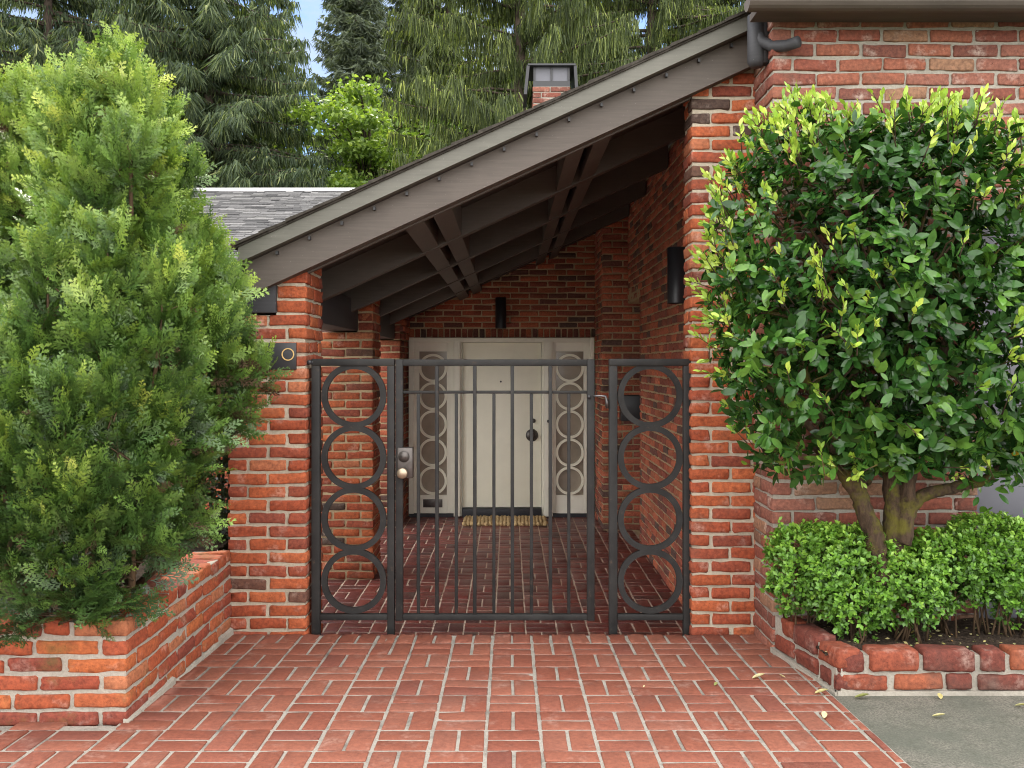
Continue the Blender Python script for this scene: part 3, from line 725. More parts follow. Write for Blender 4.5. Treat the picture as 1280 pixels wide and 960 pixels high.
def fern(seed):
    """flat arborvitae spray, unit length: alternating branchlets, each with its own scale-leaf twigs"""
    r = np.random.default_rng(seed); V = []; Q = []
    def blade(p, d, l, w, z):
        d = d / np.linalg.norm(d); s = np.array([-d[1], d[0]]); k = len(V)
        V.extend([(*(p - s * w * .5), z), (*(p + s * w * .5), z), (*(p + d * l * .55 + s * w * .46), z + .01), (*(p + d * l * 1.1), z - .02), (*(p + d * l * .55 - s * w * .46), z + .01)])
        Q.append((k, k + 1, k + 2, k + 4)); TT.append((k + 4, k + 2, k + 3))
    TT = []
    blade(np.array([0., 0]), np.array([0, 1.]), 1.0, .035, 0)
    for i, t in enumerate(np.linspace(.1, .93, 9)):
        sd = 1 if i % 2 else -1; L = .46 * (1 - .70 * t) * r.uniform(.8, 1.2); d = np.array([sd * .75, .75 + r.uniform(-.1, .2)]); d /= np.linalg.norm(d); p = np.array([0, t]); z = r.uniform(-.05, .05)
        blade(p, d, L, .046, z)
        for u in (.3, .6):
            for s2 in (-1, 1):
                a = s2 * .75; dd = np.array([d[0] * math.cos(a) - d[1] * math.sin(a), d[0] * math.sin(a) + d[1] * math.cos(a)])
                blade(p + d * L * u, dd, L * .42 * (1.15 - u * .6), .046, z + r.uniform(-.03, .03))
    return np.array(V, float), np.array(Q), np.array(TT)
FERNS = [fern(i) for i in range(4)]
def sph(n):
    v = rng.normal(size=(n, 3)); return norm(v)

# ------------------------------------------------------------------ planters
g = G(); B = Bricks(); p1 = -1.462; zt = .443
def mas_run_cap(x0, x1, y, d): pass
masonry(B, -5.0, p1, 3.43, 4.725, -.04, zt - .070, 'FR', course=.069, j=.014, L=.206)
yv = 3.43
while yv < 4.70:                                # capping course of headers along the right wall
    w = min(.098, 4.722 - yv); B.add((p1 - .103, yv + w / 2, zt - .031), (.103, w / 2, .0285), 0); yv += .111
xv = p1 - .218
while xv > -5.0: B.add((xv - .049, 3.43 + .103, zt - .031), (.049, .103, .0285), 0); xv -= .111
B.flush(g, 0, r=.009, loose=1.4)
m_ = MI
g.box(-5, p1 - m_, 3.43 + m_, 3.63, -.3, zt - .008, mat=1); g.box(p1 - .2, p1 - m_, 3.6299, 4.728, -.3, zt - .008, mat=1)
g.prism([(p1 - .01, -.1), (p1 + .016, -.1), (p1 + .012, .060), (p1 - .01, .070)], 'y', 3.42, 3.9, mat=1)
g.prism([(p1 - .01, -.1), (p1 + .014, -.1), (p1 + .010, .028), (p1 - .01, .04)], 'y', 3.9, 4.725, mat=1)
tag(g.build('planter_wall', [M['brick_planter'], M['mortar_grey']]), 'low orange brick planter wall under the arborvitae, left of the paving', 'planter wall')
def soil_sheet(name, x0, x1, y0, y1, z, amp, n=70, keep=None):
    xs = np.linspace(x0, x1, n); ys = np.linspace(y0, y1, n); X, Y = np.meshgrid(xs, ys)
    Z = z + amp * (np.sin(X * 9 + 1) * np.cos(Y * 11) * .5 + np.sin(X * 23 + Y * 17) * .3) + rng.normal(0, amp * .35, X.shape)
    g = G(); g.add(np.stack([X, Y, Z], -1).reshape(-1, 3), [(r * n + c, r * n + c + 1, (r + 1) * n + c + 1, (r + 1) * n + c) for r in range(n - 1) for c in range(n - 1)])
    m = int(240 * (x1 - x0)); pp = np.stack([rng.uniform(x0, x1, m), rng.uniform(y0, y1, m), np.full(m, z + amp * .6)], -1)
    g.scatter(*SMALL, pp, frames(norm(rng.normal(0, 1, (m, 3)) * np.array([1, 1, .25])), norm(rng.normal(0, .4, (m, 3)) + np.array([0, 0, 1.0]))), rng.uniform(.008, .024, m), rng.random(m), mat=1)
    return struct(g.build(name, [M['soil'], M['dry_leaf']]))
soil_sheet('planter_soil', -5, p1 - .18, 3.60, 6.2, .385, .015)

# right bed edging: two courses of brick, angled side then straight front
g = G(); B = Bricks(); corner = np.array([1.385, 3.775]); back = np.array([1.292, 4.395]); end = np.array([5.5, 3.80])
def edging(pa, pb_, inward, off, z, h, w):
    d = pb_ - pa; T = np.linalg.norm(d); d = d / T; a = off; i = 0
    yaw = math.atan2(d[1], d[0])
    while a < T - .03:
        l = [.205, .205, .10, .205, .21, .105][(i * 5 + int(z * 100)) % 6] * (1 + rng.normal(0, .03)); b = min(a + l, T); c = pa + d * (a + b) / 2 + inward * w / 2
        B.add((c[0], c[1], z), ((b - a) / 2, w / 2, h / 2), yaw); a = b + .024; i += 1
dn = (corner - back) / np.linalg.norm(corner - back); inn = np.array([-dn[1], dn[0]])
inn = inn if inn[0] > 0 else -inn
zb0 = .03
edging(back, corner, inn, .02, .078, .068, .10); edging(back, corner, inn, .09, .170, .084, .10)
edging(corner + np.array([.02, 0]), end, np.array([0, 1.0]), .0, .078, .066, .10); edging(corner + np.array([.0, .0]), end, np.array([0, 1.0]), .0, .170, .086, .10)
B.flush(g, 0, r=.011, jit=.002, loose=1.8)
def strip(pa, pb_, inward, m, w, z0, z1):
    q0, q1 = pa + inward * m, pb_ + inward * m; r0, r1 = pa + inward * w, pb_ + inward * w
    v = [(*q0, z0), (*q1, z0), (*r1, z0), (*r0, z0), (*q0, z1), (*q1, z1), (*r1, z1), (*r0, z1)]
    g.add(v, [(0, 1, 5, 4), (1, 2, 6, 5), (2, 3, 7, 6), (3, 0, 4, 7), (4, 5, 6, 7)], mat=1, smooth=False)
strip(back, corner, inn, .016, .085, -.1, .192); strip(corner, end, np.array([0, 1.0]), .016, .085, -.1, .1925)
strip(back, corner, inn, -.010, .03, -.1, .038); strip(corner, end, np.array([0, 1.0]), -.004, .03, -.1, .046)
tag(g.build('bed_edging', [M['brick_edge'], M['mortar_grey']]), 'two-course brick edging round the boxwood bed on the right', 'bed edging')
soil_sheet('bed_soil', 1.36, 5.4, 3.85, 4.40, .175, .014, 90)

# ------------------------------------------------------------------ arborvitae (one shrub per clump of leaders)
def arborvitae(label, base, plumes, trunk_top, group):
    """plumes: (x, y, z0, z1, r) upright leaders; each carries side branchlets, each branchlet a flat frond of sprays"""
    t = empty('arborvitae', base, label, 'shrub', group)
    g = G(); tw = G(); POS = []; DD = []; NH = []; SCL = []; RN = []
    tw.tube([(base[0], base[1], base[2] - .05), (base[0] + .02, base[1], (base[2] + trunk_top) / 2), (base[0], base[1] + .02, trunk_top)], [.06, .045, .012], 10, wob=.06)
    def frond(b0, dr, L, hue, brown=0.0):
        m = max(6, int(L / .023)); u = np.linspace(.12, 1, m); sag = np.stack([np.zeros(m), np.zeros(m), -.10 * L * u ** 2], -1)
        pl = norm(np.cross(dr, sph(1)[0]) * .9 + np.cross(dr, [0, 0, 1.0]) * rng.normal(0, .6)); nrm = np.cross(dr, pl)
        p = b0 + dr * (L * u)[:, None] + sag; sd = np.where(np.arange(m) % 2, 1.0, -1.0)[:, None]
        d = norm(dr * (.75 + .5 * u[:, None]) + pl * sd * (1.0 - .45 * u[:, None]) + rng.normal(0, .16, (m, 3)))
        POS.append(p); DD.append(d); NH.append(norm(nrm + rng.normal(0, .35, (m, 3)))); SCL.append((.055 + .055 * np.sin(np.clip(u, .1, 1) * 2.6)) * rng.uniform(.75, 1.25, m))
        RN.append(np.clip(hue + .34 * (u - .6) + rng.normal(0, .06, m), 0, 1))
    for (x, y, z0, z1, r) in plumes:
        z1 -= .10 if z1 > 1.9 else .02
        H = z1 - z0; lean = rng.normal(0, .03, 2)
        tw.tube([(base[0] * .6 + x * .4, base[1] * .6 + y * .4, max(base[2] + .05, z0 - .15)), (x, y, z0 + .25 * H), (x + lean[0], y + lean[1], z1 - .06)], [.018, .014, .004], 6)
        n = int(60 * H * (r / .16) ** 1.15); hue0 = rng.normal(0, .06)
        for i in range(n):
            u = rng.random() ** .9
            pr = (math.sqrt(max(u / .35, .12)) if u < .35 else (1 - ((u - .35) / .65) ** 1.4 * .93)) * r
            th = rng.random() * 6.283; o = np.array([math.cos(th), math.sin(th), 0])
            L = rng.uniform(.11, .24) * (1 - .25 * u); up = .25 + 1.3 * u + rng.normal(0, .35)
            dr = norm(o * (1.05 - .5 * u) + np.array([0, 0, up]) + rng.normal(0, .22, 3))
            rr = max(pr * rng.uniform(.60, 1.0) - L * .78, .0)
            b0 = np.array([x + lean[0] * u, y + lean[1] * u, z0 + u * H]) + o * rr
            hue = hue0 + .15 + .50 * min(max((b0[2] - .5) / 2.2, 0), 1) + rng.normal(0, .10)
            frond(b0, dr, L, hue)
            if i % 4 == 0: tw.tube([b0 - o * .05, b0 + dr * L * .9], [.004, .0015], 4, cap=False)
        for i in range(7):                                          # thin leader shoots out of the tip
            o = norm(rng.normal(0, 1, 3) * np.array([1, 1, 0])); dr = norm(np.array([0, 0, 1.0]) + o * rng.uniform(.05, .45)); L = rng.uniform(.10, .22)
            frond(np.array([x + lean[0], y + lean[1], z1 - .14]) + o * r * .22, dr, L, hue0 + .62 + rng.normal(0, .08))
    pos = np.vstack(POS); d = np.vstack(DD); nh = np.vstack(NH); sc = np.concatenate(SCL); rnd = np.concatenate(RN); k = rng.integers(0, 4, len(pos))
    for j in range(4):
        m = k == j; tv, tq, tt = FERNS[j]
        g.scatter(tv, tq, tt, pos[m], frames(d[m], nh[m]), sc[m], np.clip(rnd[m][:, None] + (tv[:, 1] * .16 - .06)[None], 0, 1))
    # dead brown sprays left inside the shrub
    pi = rng.integers(0, len(plumes), 150); u = rng.random(150); PP = np.array(plumes)
    th = rng.random(150) * 6.283; rr = PP[pi, 4] * rng.uniform(.35, .8, 150); dp = np.stack([PP[pi, 0] + rr * np.cos(th), PP[pi, 1] + rr * np.sin(th), PP[pi, 2] + (PP[pi, 3] - PP[pi, 2]) * (.2 + u * .6)], -1)
    dd = norm(np.stack([np.cos(th), np.sin(th), rng.uniform(-.6, .5, 150)], -1)); tv, tq, tt = FERNS[1]
    tw.scatter(tv, tq, tt, dp, frames(dd, sph(150)), rng.uniform(.06, .12, 150), rng.random(150))
    g.build('foliage', M['thuja'], t); tw.build('stems', M['thuja_twig'], t)
    return t
def P(x, y, Y): return (px(x, Y), Y, pz(y, Y))
def plume_px(xc, ytop, ybot, wpx, Y):
    return (px(xc, Y), Y, pz(ybot, Y), pz(ytop, Y), wpx / F * Y)
GA = 'arborvitae in the left planter'
arborvitae('big arborvitae with tall pointed top spilling over the planter wall', (px(125, 4.0), 4.05, .38), [
    plume_px(148, 66, 330, 62, 4.05), plume_px(118, 84, 330, 52, 4.0), plume_px(172, 92, 330, 46, 4.0), plume_px(98, 112, 360, 50, 3.95), plume_px(188, 140, 380, 42, 4.0), plume_px(132, 140, 330, 50, 3.85), plume_px(165, 150, 350, 48, 3.85), plume_px(78, 150, 420, 55, 3.9), plume_px(118, 190, 420, 62, 3.8), plume_px(178, 170, 440, 60, 3.92), plume_px(95, 250, 520, 70, 3.75), plume_px(150, 270, 560, 72, 3.7),
    plume_px(60, 330, 600, 70, 3.62), plume_px(120, 370, 660, 72, 3.55), plume_px(185, 330, 600, 70, 3.62), plume_px(205, 390, 640, 62, 3.66), plume_px(40, 430, 720, 72, 3.5),
    plume_px(95, 480, 775, 68, 3.45), plume_px(155, 470, 745, 66, 3.5), plume_px(200, 500, 700, 50, 3.62), plume_px(10, 540, 785, 62, 3.48), plume_px(60, 570, 790, 55, 3.42),
    plume_px(115, 590, 792, 50, 3.44), plume_px(-30, 400, 740, 80, 3.55), plume_px(-10, 300, 600, 75, 3.7), plume_px(215, 600, 720, 36, 3.72), plume_px(165, 610, 770, 42, 3.5),
    plume_px(140, 320, 700, 120, 4.05), plume_px(60, 360, 720, 120, 4.0), plume_px(245, 560, 660, 26, 3.8), plume_px(30, 620, 792, 50, 3.44), plume_px(90, 640, 796, 40, 3.40)], pz(150, 4.05), GA)
arborvitae('arborvitae with a lower top leaning toward the numbered pillar', (px(200, 4.3), 4.38, .38), [
    plume_px(205, 116, 340, 32, 4.4), plume_px(216, 140, 340, 30, 4.4), plume_px(222, 190, 420, 40, 4.3), plume_px(250, 275, 460, 40, 4.25), plume_px(268, 315, 500, 36, 4.2), plume_px(245, 330, 540, 52, 4.1),
    plume_px(280, 360, 510, 32, 4.15), plume_px(275, 400, 560, 46, 4.05), plume_px(292, 405, 515, 28, 4.2), plume_px(312, 446, 512, 20, 4.22), plume_px(240, 440, 600, 44, 4.0), plume_px(280, 430, 540, 34, 4.1), plume_px(262, 330, 560, 70, 4.35),
    plume_px(262, 285, 380, 18, 4.3)], pz(220, 4.35), GA)
arborvitae('yellow-green arborvitae at the left edge, behind the big one', (px(20, 4.6), 4.7, .38), [
    plume_px(15, 92, 380, 60, 4.6), plume_px(60, 105, 420, 55, 4.7), plume_px(38, 98, 360, 50, 4.55), plume_px(82, 118, 360, 45, 4.75), plume_px(-5, 96, 360, 50, 4.6), plume_px(75, 100, 330, 40, 4.8), plume_px(-35, 90, 420, 70, 4.7), plume_px(90, 170, 460, 50, 4.8), plume_px(20, 200, 560, 80, 4.7), plume_px(-40, 250, 700, 90, 4.6), plume_px(-80, 110, 600, 80, 4.6)], pz(150, 4.7), GA)

# dark clipped hedge beyond the planter
def hedge(name, label, x0, x1, y0, y1, z0, z1, n, size, mat, cat='hedge'):
    g = G(); f = rng.random(n)
    pos = np.stack([rng.uniform(x0, x1, n), rng.uniform(y0, y1, n), rng.uniform(z0, z1, n)], -1)
    face = rng.integers(0, 3, n)
    pos[face == 0, 1] = y0 + np.abs(rng.normal(0, .05, (face == 0).sum())); pos[face == 1, 2] = z1 - np.abs(rng.normal(0, .05, (face == 1).sum()))
    pos += rng.normal(0, .02, pos.shape)
    d = norm(rng.normal(0, 1, (n, 3)) + np.array([0, -.4, .5])); g.scatter(*SMALL, pos, frames(d, sph(n)), rng.uniform(.7, 1.3, n) * size, rng.random(n))
    g2 = G(); 
    for i in range(14):
        xx = rng.uniform(x0 + .1, x1 - .1); yy = rng.uniform(y0 + .15, y1 - .1); g.tube([(xx, yy, z0 - .1), (xx + .05, yy, z1 - .15)], [.02, .008], 6, mat=1)
    o = g.build(name, [mat, M['trunk']]); return tag(o, label, cat)
hedge('hedge', 'dark clipped hedge in the shade between planter and numbered pillar', -3.4, -1.56, 5.25, 6.1, -.45, pz(546, 5.3), 22000, .045, M['hedge'])
hedge('garden_shrub', 'leafy shrub outside the open side of the passage', -5.6, -4.0, 8.2, 9.8, -.45, 1.1, 14000, .06, M['maple'], 'shrub')

# ------------------------------------------------------------------ round-headed glossy evergreen on the right
tree = empty('evergreen_tree', (1.72, 4.08, .15), 'round-headed glossy evergreen tree in front of the garage wall', 'tree')
g = G()
TY = 4.02
def tp(x, y, Y=TY): return (px(x, Y), Y, pz(y, Y))
def smooth_path(pts, k=6):
    pts = np.array(pts, float); out = []
    for i in range(len(pts) - 1):
        p0 = pts[max(i - 1, 0)]; p1 = pts[i]; p2 = pts[i + 1]; p3 = pts[min(i + 2, len(pts) - 1)]
        for t in np.arange(k) / k: out.append(.5 * ((2 * p1) + (-p0 + p2) * t + (2 * p0 - 5 * p1 + 4 * p2 - p3) * t * t + (-p0 + 3 * p1 - 3 * p2 + p3) * t ** 3))
    out.append(pts[-1]); return np.array(out)
def limb(pts, r0, r1, n=14, wob=.05):
    p = smooth_path(pts); p = p + rng.normal(0, .003, p.shape); g.tube(p, np.linspace(r0, r1, len(p)), n, wob=wob)
limb([tp(1103, 730), tp(1092, 670), tp(1078, 630), tp(1062, 588), tp(1040, 540), tp(1010, 480), tp(985, 420)], .050, .016)
limb([tp(1075, 625), tp(1058, 600), tp(1042, 580), tp(1020, 560)], .030, .016)
limb([tp(1112, 735, 4.05), tp(1116, 670, 4.05), tp(1118, 630, 4.05), tp(1112, 570, 4.05), tp(1120, 500, 4.08), tp(1105, 400, 4.1), tp(1110, 250, 4.1)], .056, .014)
limb([tp(1128, 680), tp(1134, 630), tp(1138, 585), tp(1160, 500), tp(1190, 400), tp(1200, 250)], .042, .012)
limb([tp(1128, 660), tp(1150, 622), tp(1190, 610), tp(1222, 602), tp(1250, 588), tp(1280, 560), tp(1320, 520)], .032, .014)
limb([tp(1085, 600), tp(1066, 590), tp(1000, 520), tp(955, 480)], .03, .008)
for i in range(60):
    a = sph(1)[0]; c = np.array([px(1112, TY), TY, pz(360, TY)]); e = c + a * np.array([.70, .36, .78]); m_ = c + a * np.array([.3, .15, .3]) + np.array([0, 0, -.12])
    limb([c + np.array([rng.uniform(-.1, .1), 0, rng.uniform(-.6, .2)]), m_, e], .010, .003, 6, .03)
g.build('trunk', M['bark_moss'], tree)
# crown
rng = np.random.default_rng(41)
CC = np.array([px(1118, TY), 3.97, pz(370, TY)]); CR = np.array([.755, .44, .83])
clump_dirs = sph(120); clump_amp = rng.normal(0, .085, 120)
def crown_r(d):
    w = np.exp(9 * (d @ clump_dirs.T - 1)); s = 1 + (w * clump_amp).sum(-1) * 1.1
    # squarer shoulders, flatter base
    return s
def crown_pts(n, rmin, rmax):
    d = sph(n); p = d / (np.abs(d) ** 3.0).sum(1, keepdims=True) ** (1 / 3.0)
    rr = np.clip(crown_r(d), .93, 1.07)[:, None] * rng.uniform(rmin, rmax, (n, 1)); return CC + p * CR * rr, d
g = G()
def put_leaves(pos, d, size, rnd, L=LEAF, nh=None):
    n = len(pos); g.scatter(*L, pos, frames(d, nh if nh is not None else norm(rng.normal(0, .5, (n, 3)) + np.array([0, -.5, .8]))), size, rnd)
# twigs ends each with a rosette of leaves
def rosettes(n, rmin, rmax, per, size, rlo, rhi, up):
    c, d0 = crown_pts(n, rmin, rmax)
    keep = (c[:, 2] > pz(594, TY) + .05 * np.sin(c[:, 0] * 14)) & ~((c[:, 0] < px(1230, TY)) & (c[:, 2] < pz(596, TY))); keep &= c[:, 1] < 4.385
    c, d0 = c[keep], d0[keep]; n = len(c)
    ax = norm(d0 * .8 + np.array([0, 0, up]) + rng.normal(0, .35, (n, 3)))
    rn = rng.uniform(rlo, rhi, n)
    for k in range(per):
        a = k * 2.4 + rng.random(n) * .6; t1 = norm(np.cross(ax, sph(n))); t2 = np.cross(ax, t1)
        side = t1 * np.cos(a)[:, None] + t2 * np.sin(a)[:, None]
        spread = rng.uniform(.5, 1.3, (n, 1)); d = norm(ax * .6 + side * spread + np.array([0, 0, -.12]))
        pos = c - ax * (k * .011)[:, None] if np.ndim(k) else c - ax * (k * .011)
        nh = norm(ax - side * .3 + rng.normal(0, .25, (n, 3)))
        put_leaves(pos, d, rng.uniform(.62, 1.25, n) * size, np.clip(rn + rng.normal(0, .05, n), 0, .72 if rhi < .74 else 1), nh=nh)
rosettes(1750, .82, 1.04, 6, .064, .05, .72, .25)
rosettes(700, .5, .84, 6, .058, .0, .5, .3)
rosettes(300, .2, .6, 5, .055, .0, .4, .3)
# pale new shoots, most of them on the upper side
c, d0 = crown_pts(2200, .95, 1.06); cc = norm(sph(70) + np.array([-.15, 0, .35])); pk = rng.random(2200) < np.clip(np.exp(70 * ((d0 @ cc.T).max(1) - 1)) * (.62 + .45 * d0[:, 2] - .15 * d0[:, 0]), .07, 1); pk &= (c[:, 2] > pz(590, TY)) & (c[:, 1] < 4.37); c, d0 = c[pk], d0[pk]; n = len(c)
ax = norm(d0 * .8 + np.array([0, 0, .8]) + rng.normal(0, .35, (n, 3))); hlen = rng.uniform(.03, .085, n); rn = rng.uniform(.82, .97, n)
for k in range(7):
    t1 = norm(np.cross(ax, sph(n))); d = norm(ax * (.9 + .2 * k) + t1 * .8); put_leaves(c + ax * (hlen * (k / 6.0))[:, None], d, rng.uniform(.026, .046, n), np.clip(rn + rng.normal(0, .03, n), .78, .985), nh=norm(ax * .3 + sph(n)))
for i in range(n): g.tube([c[i] - ax[i] * .06, c[i] + ax[i] * hlen[i]], [.003, .0015], 5, mat=1, rnd=.5)
# a few yellow leaves and the tuft on the low right branch
c, d0 = crown_pts(14, .85, .97); put_leaves(c, norm(sph(14) + np.array([0, -.3, -.4])), np.full(14, .05), np.full(14, 1.0))
tc = np.array(tp(1252, 585, 3.98)); n = 110; pos = tc + rng.normal(0, 1, (n, 3)) * np.array([.10, .08, .07]); put_leaves(pos, norm(rng.normal(0, .8, (n, 3)) + np.array([0, -.3, -.2])), rng.uniform(.05, .068, n), rng.uniform(.3, .68, n))
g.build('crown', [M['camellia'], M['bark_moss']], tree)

# ------------------------------------------------------------------ boxwood
def boxwood(label, blobs, stems):
    t = empty('boxwood', (np.mean([b[0] for b in blobs]), np.mean([b[1] for b in blobs]), .17), label, 'shrub', 'boxwood shrubs in the right bed')
    g = G(); s_ = G()
    for (x, y, z, rx, ry, rz, n) in blobs:
        d = sph(n); p = np.sign(d) * np.abs(d) ** .75; p /= (np.abs(p) ** 3.2).sum(1, keepdims=True) ** (1 / 3.2)
        lump = 1 + .07 * np.sin(d[:, 0] * 9 + x * 20) * np.cos(d[:, 2] * 8 + x * 7) + .05 * np.sin(d[:, 1] * 13 + d[:, 0] * 11)
        pos = np.array([x, y, z]) + p * np.array([rx, ry, rz]) * (lump * (1 - .28 * rng.random(n) ** 2.2))[:, None] + rng.normal(0, .008, (n, 3))
        hole = np.sin(pos[:, 0] * 31 + 1.3) * np.sin(pos[:, 2] * 37 + pos[:, 0] * 11) * np.sin(pos[:, 1] * 29 + .7); keep = (pos[:, 2] > .19) & (pos[:, 1] < 4.39) & (hole < .42) & ~((d[:, 2] < -.45) & (rng.random(n) < .55)); pos, d = pos[keep], d[keep]; n = len(pos)
        ax = norm(d + np.array([0, 0, .7]) + rng.normal(0, .3, (n, 3))); rn = np.clip(rng.normal(.45, .18, n) + .28 * np.clip(d[:, 2], -.5, 1), 0, 1)
        for k in range(5):
            t1 = norm(np.cross(ax, sph(n))); dd = norm(ax * .7 + t1)
            g.scatter(*SMALL, pos + ax * (.005 * k), frames(dd, norm(ax + rng.normal(0, .3, (n, 3)))), rng.uniform(.017, .031, n), np.clip(rn + .05 * k - .1, 0, 1))
        for i in range(int(stems)):
            a = rng.random() * 6.28; e = np.array([x + rx * .75 * math.cos(a), y + ry * .75 * math.sin(a), z + rng.uniform(-.3, .5) * rz]); b0 = np.array([x + rng.normal(0, .04), y + rng.normal(0, .04), .15])
            s_.tube([b0, (b0 + e) / 2 + rng.normal(0, .015, 3), e], [.006, .004, .0015], 5)
    g.build('foliage', M['boxwood'], t); s_.build('stems', M['thuja_twig'], t)
def bp(x, y, Y, wx, dy, hy, n): return (px(x, Y), Y, pz(y, Y), wx / F * Y, dy, hy / F * Y, n)
boxwood('large clipped boxwood under the tree trunks, left in the bed', [bp(1008, 712, 4.20, 42, .11, 52, 1300), bp(1062, 716, 4.10, 54, .12, 54, 1900), bp(1126, 730, 4.09, 50, .12, 45, 1600), bp(1180, 712, 4.14, 42, .11, 44, 1000), bp(1068, 758, 4.03, 26, .06, 34, 380), bp(1146, 755, 4.06, 16, .05, 30, 180)], 7)
boxwood('boxwood at the right edge of the bed, in front of the garage door', [bp(1234, 698, 4.16, 44, .12, 48, 1300), bp(1290, 708, 4.13, 50, .12, 50, 1500), bp(1350, 710, 4.13, 54, .12, 50, 1500), bp(1266, 748, 4.09, 18, .06, 32, 240)], 7)

# ------------------------------------------------------------------ fallen leaves
def fallen(x, y, label, yaw, rn, size, plane='pave', zoff=.004):
    yy = y
    if plane == 'pave': Y = 1374.6 / (y - 455 - 47.0); z = pave_z(Y)
    elif plane == 'drive': Y = 1374.6 / (y - 455 - 47.0); z = pave_z(Y) - .010
    X = px(x, Y); g = G(); tv, tq, tt = oval_leaf(.26, -.18, .5)
    d = np.array([[math.cos(yaw), math.sin(yaw), .12]]); g.scatter(tv, tq, tt, np.array([[X, Y, z + zoff]]), frames(d, np.array([[.15, .1, 1.0]])), np.array([size]), np.array([rn]))
    tag(g.build('fallen_leaf', M['dry_leaf']), label, 'leaf', 'fallen leaves on the ground')
fallen(940, 849, 'pale curled leaf on the red paving nearest the bed edging', .1, .5, .062)
fallen(982, 848, 'small pale leaf scrap right beside the larger leaf on the paving', 2.6, .45, .03)
fallen(1018, 868, 'tan leaf lying against the corner of the bed edging', .0, .2, .06)
fallen(1030, 899, 'pale leaf near the edge between paving and concrete', 1.2, .5, .042)
fallen(893, 858, 'tiny green leaf scrap alone on the red paving', .9, .8, .028)
fallen(804, 860, 'tiny white scrap of petal on the middle of the paving', .9, .5, .014)
fallen(1068, 870, 'green fallen leaf under the edging brick on the concrete', -.2, .8, .062, 'drive')
fallen(1176, 872, 'brown and yellow leaf standing against the edging, on concrete', 1.3, .05, .04, 'drive')
fallen(1165, 893, 'cream curled leaf alone in the middle of the concrete', -.4, .5, .05, 'drive')
fallen(1268, 880, 'green and cream leaf on the concrete at the right edge', -.5, .65, .05, 'drive')

# ------------------------------------------------------------------ background trees
def tassel(n=4, w=.10):
    V = []; Q = []
    for i in range(n):
        t = i / (n - 1); ww = w * (1 - .85 * t ** 1.5); V += [(-ww, t, .10 * math.sin(t * 2.2)), (ww, t, .10 * math.sin(t * 2.2) + .02)]
    for i in range(n - 1): Q.append((2 * i, 2 * i + 1, 2 * i + 3, 2 * i + 2))
    return np.array(V, float), np.array(Q), np.zeros((0, 3), int)
TAS = tassel()
def conifer(name, label, x, y, H, spread, zmin, mat, droop, tl, dens, seed, step=.4, per=6, lean=0.0, group='tall trees behind the house'):
    global rng
    rng = np.random.default_rng(seed)
    t = empty(name, (x, y, -.45), label, 'tree', group)
    g = G(); b = G()
    b.tube([(x, y, -.5), (x + lean * .3, y, H * .35), (x + lean, y, H * .98)], [.014 * H + .05, .009 * H, .02], 10, wob=.04)
    z = zmin; P0 = []; D0 = []; S0 = []
    while z < H - .3:
        f = (z + .45) / (H + .45); L = spread * (1 - f) ** .75 + .25; 
        for k in range(per):
            a = rng.random() * 6.283; Lb = L * rng.uniform(.7, 1.15); m = max(6, int(Lb / .10))
            u = np.linspace(.0, 1, m); cx = x + lean * f
            dx, dy = math.cos(a), math.sin(a); zz = z + rng.uniform(-.2, .2)
            path = np.stack([cx + dx * Lb * u, y + dy * Lb * u, zz + Lb * (.18 * u - droop * u ** 1.6 + .16 * u ** 4)], -1)
            path += np.cumsum(rng.normal(0, .012, path.shape), 0)
            b.tube(path[::max(1, m // 6)], np.linspace(.035 * Lb / 3 + .01, .006, len(path[::max(1, m // 6)])), 5, cap=False)
            nn = int(m * dens); ii = rng.random(nn) ** .8; pos = np.stack([np.interp(ii, u, path[:, c]) for c in range(3)], -1)
            side = rng.normal(0, 1, (nn, 1)) * np.array([[-dy, dx, 0]]); out = np.array([[dx, dy, 0]])
            P0.append(pos + side * .09 * rng.random((nn, 1)) + rng.normal(0, .03, pos.shape)); D0.append(norm(np.array([[0, 0, -1.0]]) * tl[2] + side * tl[3] + out * tl[4] * rng.uniform(.3, 1, (nn, 1)) + rng.normal(0, .14, (nn, 3)))); S0.append(rng.uniform(tl[0], tl[1], nn) * (.55 + .45 * np.sin(np.clip(ii, .1, 1) * 2.4)))
        z += step * rng.uniform(.75, 1.25)
    pos = np.vstack(P0); d = np.vstack(D0); s = np.concatenate(S0); n = len(pos)
    rn = np.clip(rng.normal(.42, .28, n), 0, 1)
    sc = np.stack([s * tl[5] / np.maximum(s, .01) , s, s], -1)
    g.scatter(*TAS, pos, frames(d, sph(n)), sc, rn); 
    g.build('crown', mat, t); b.build('trunk', M['trunk'], t)
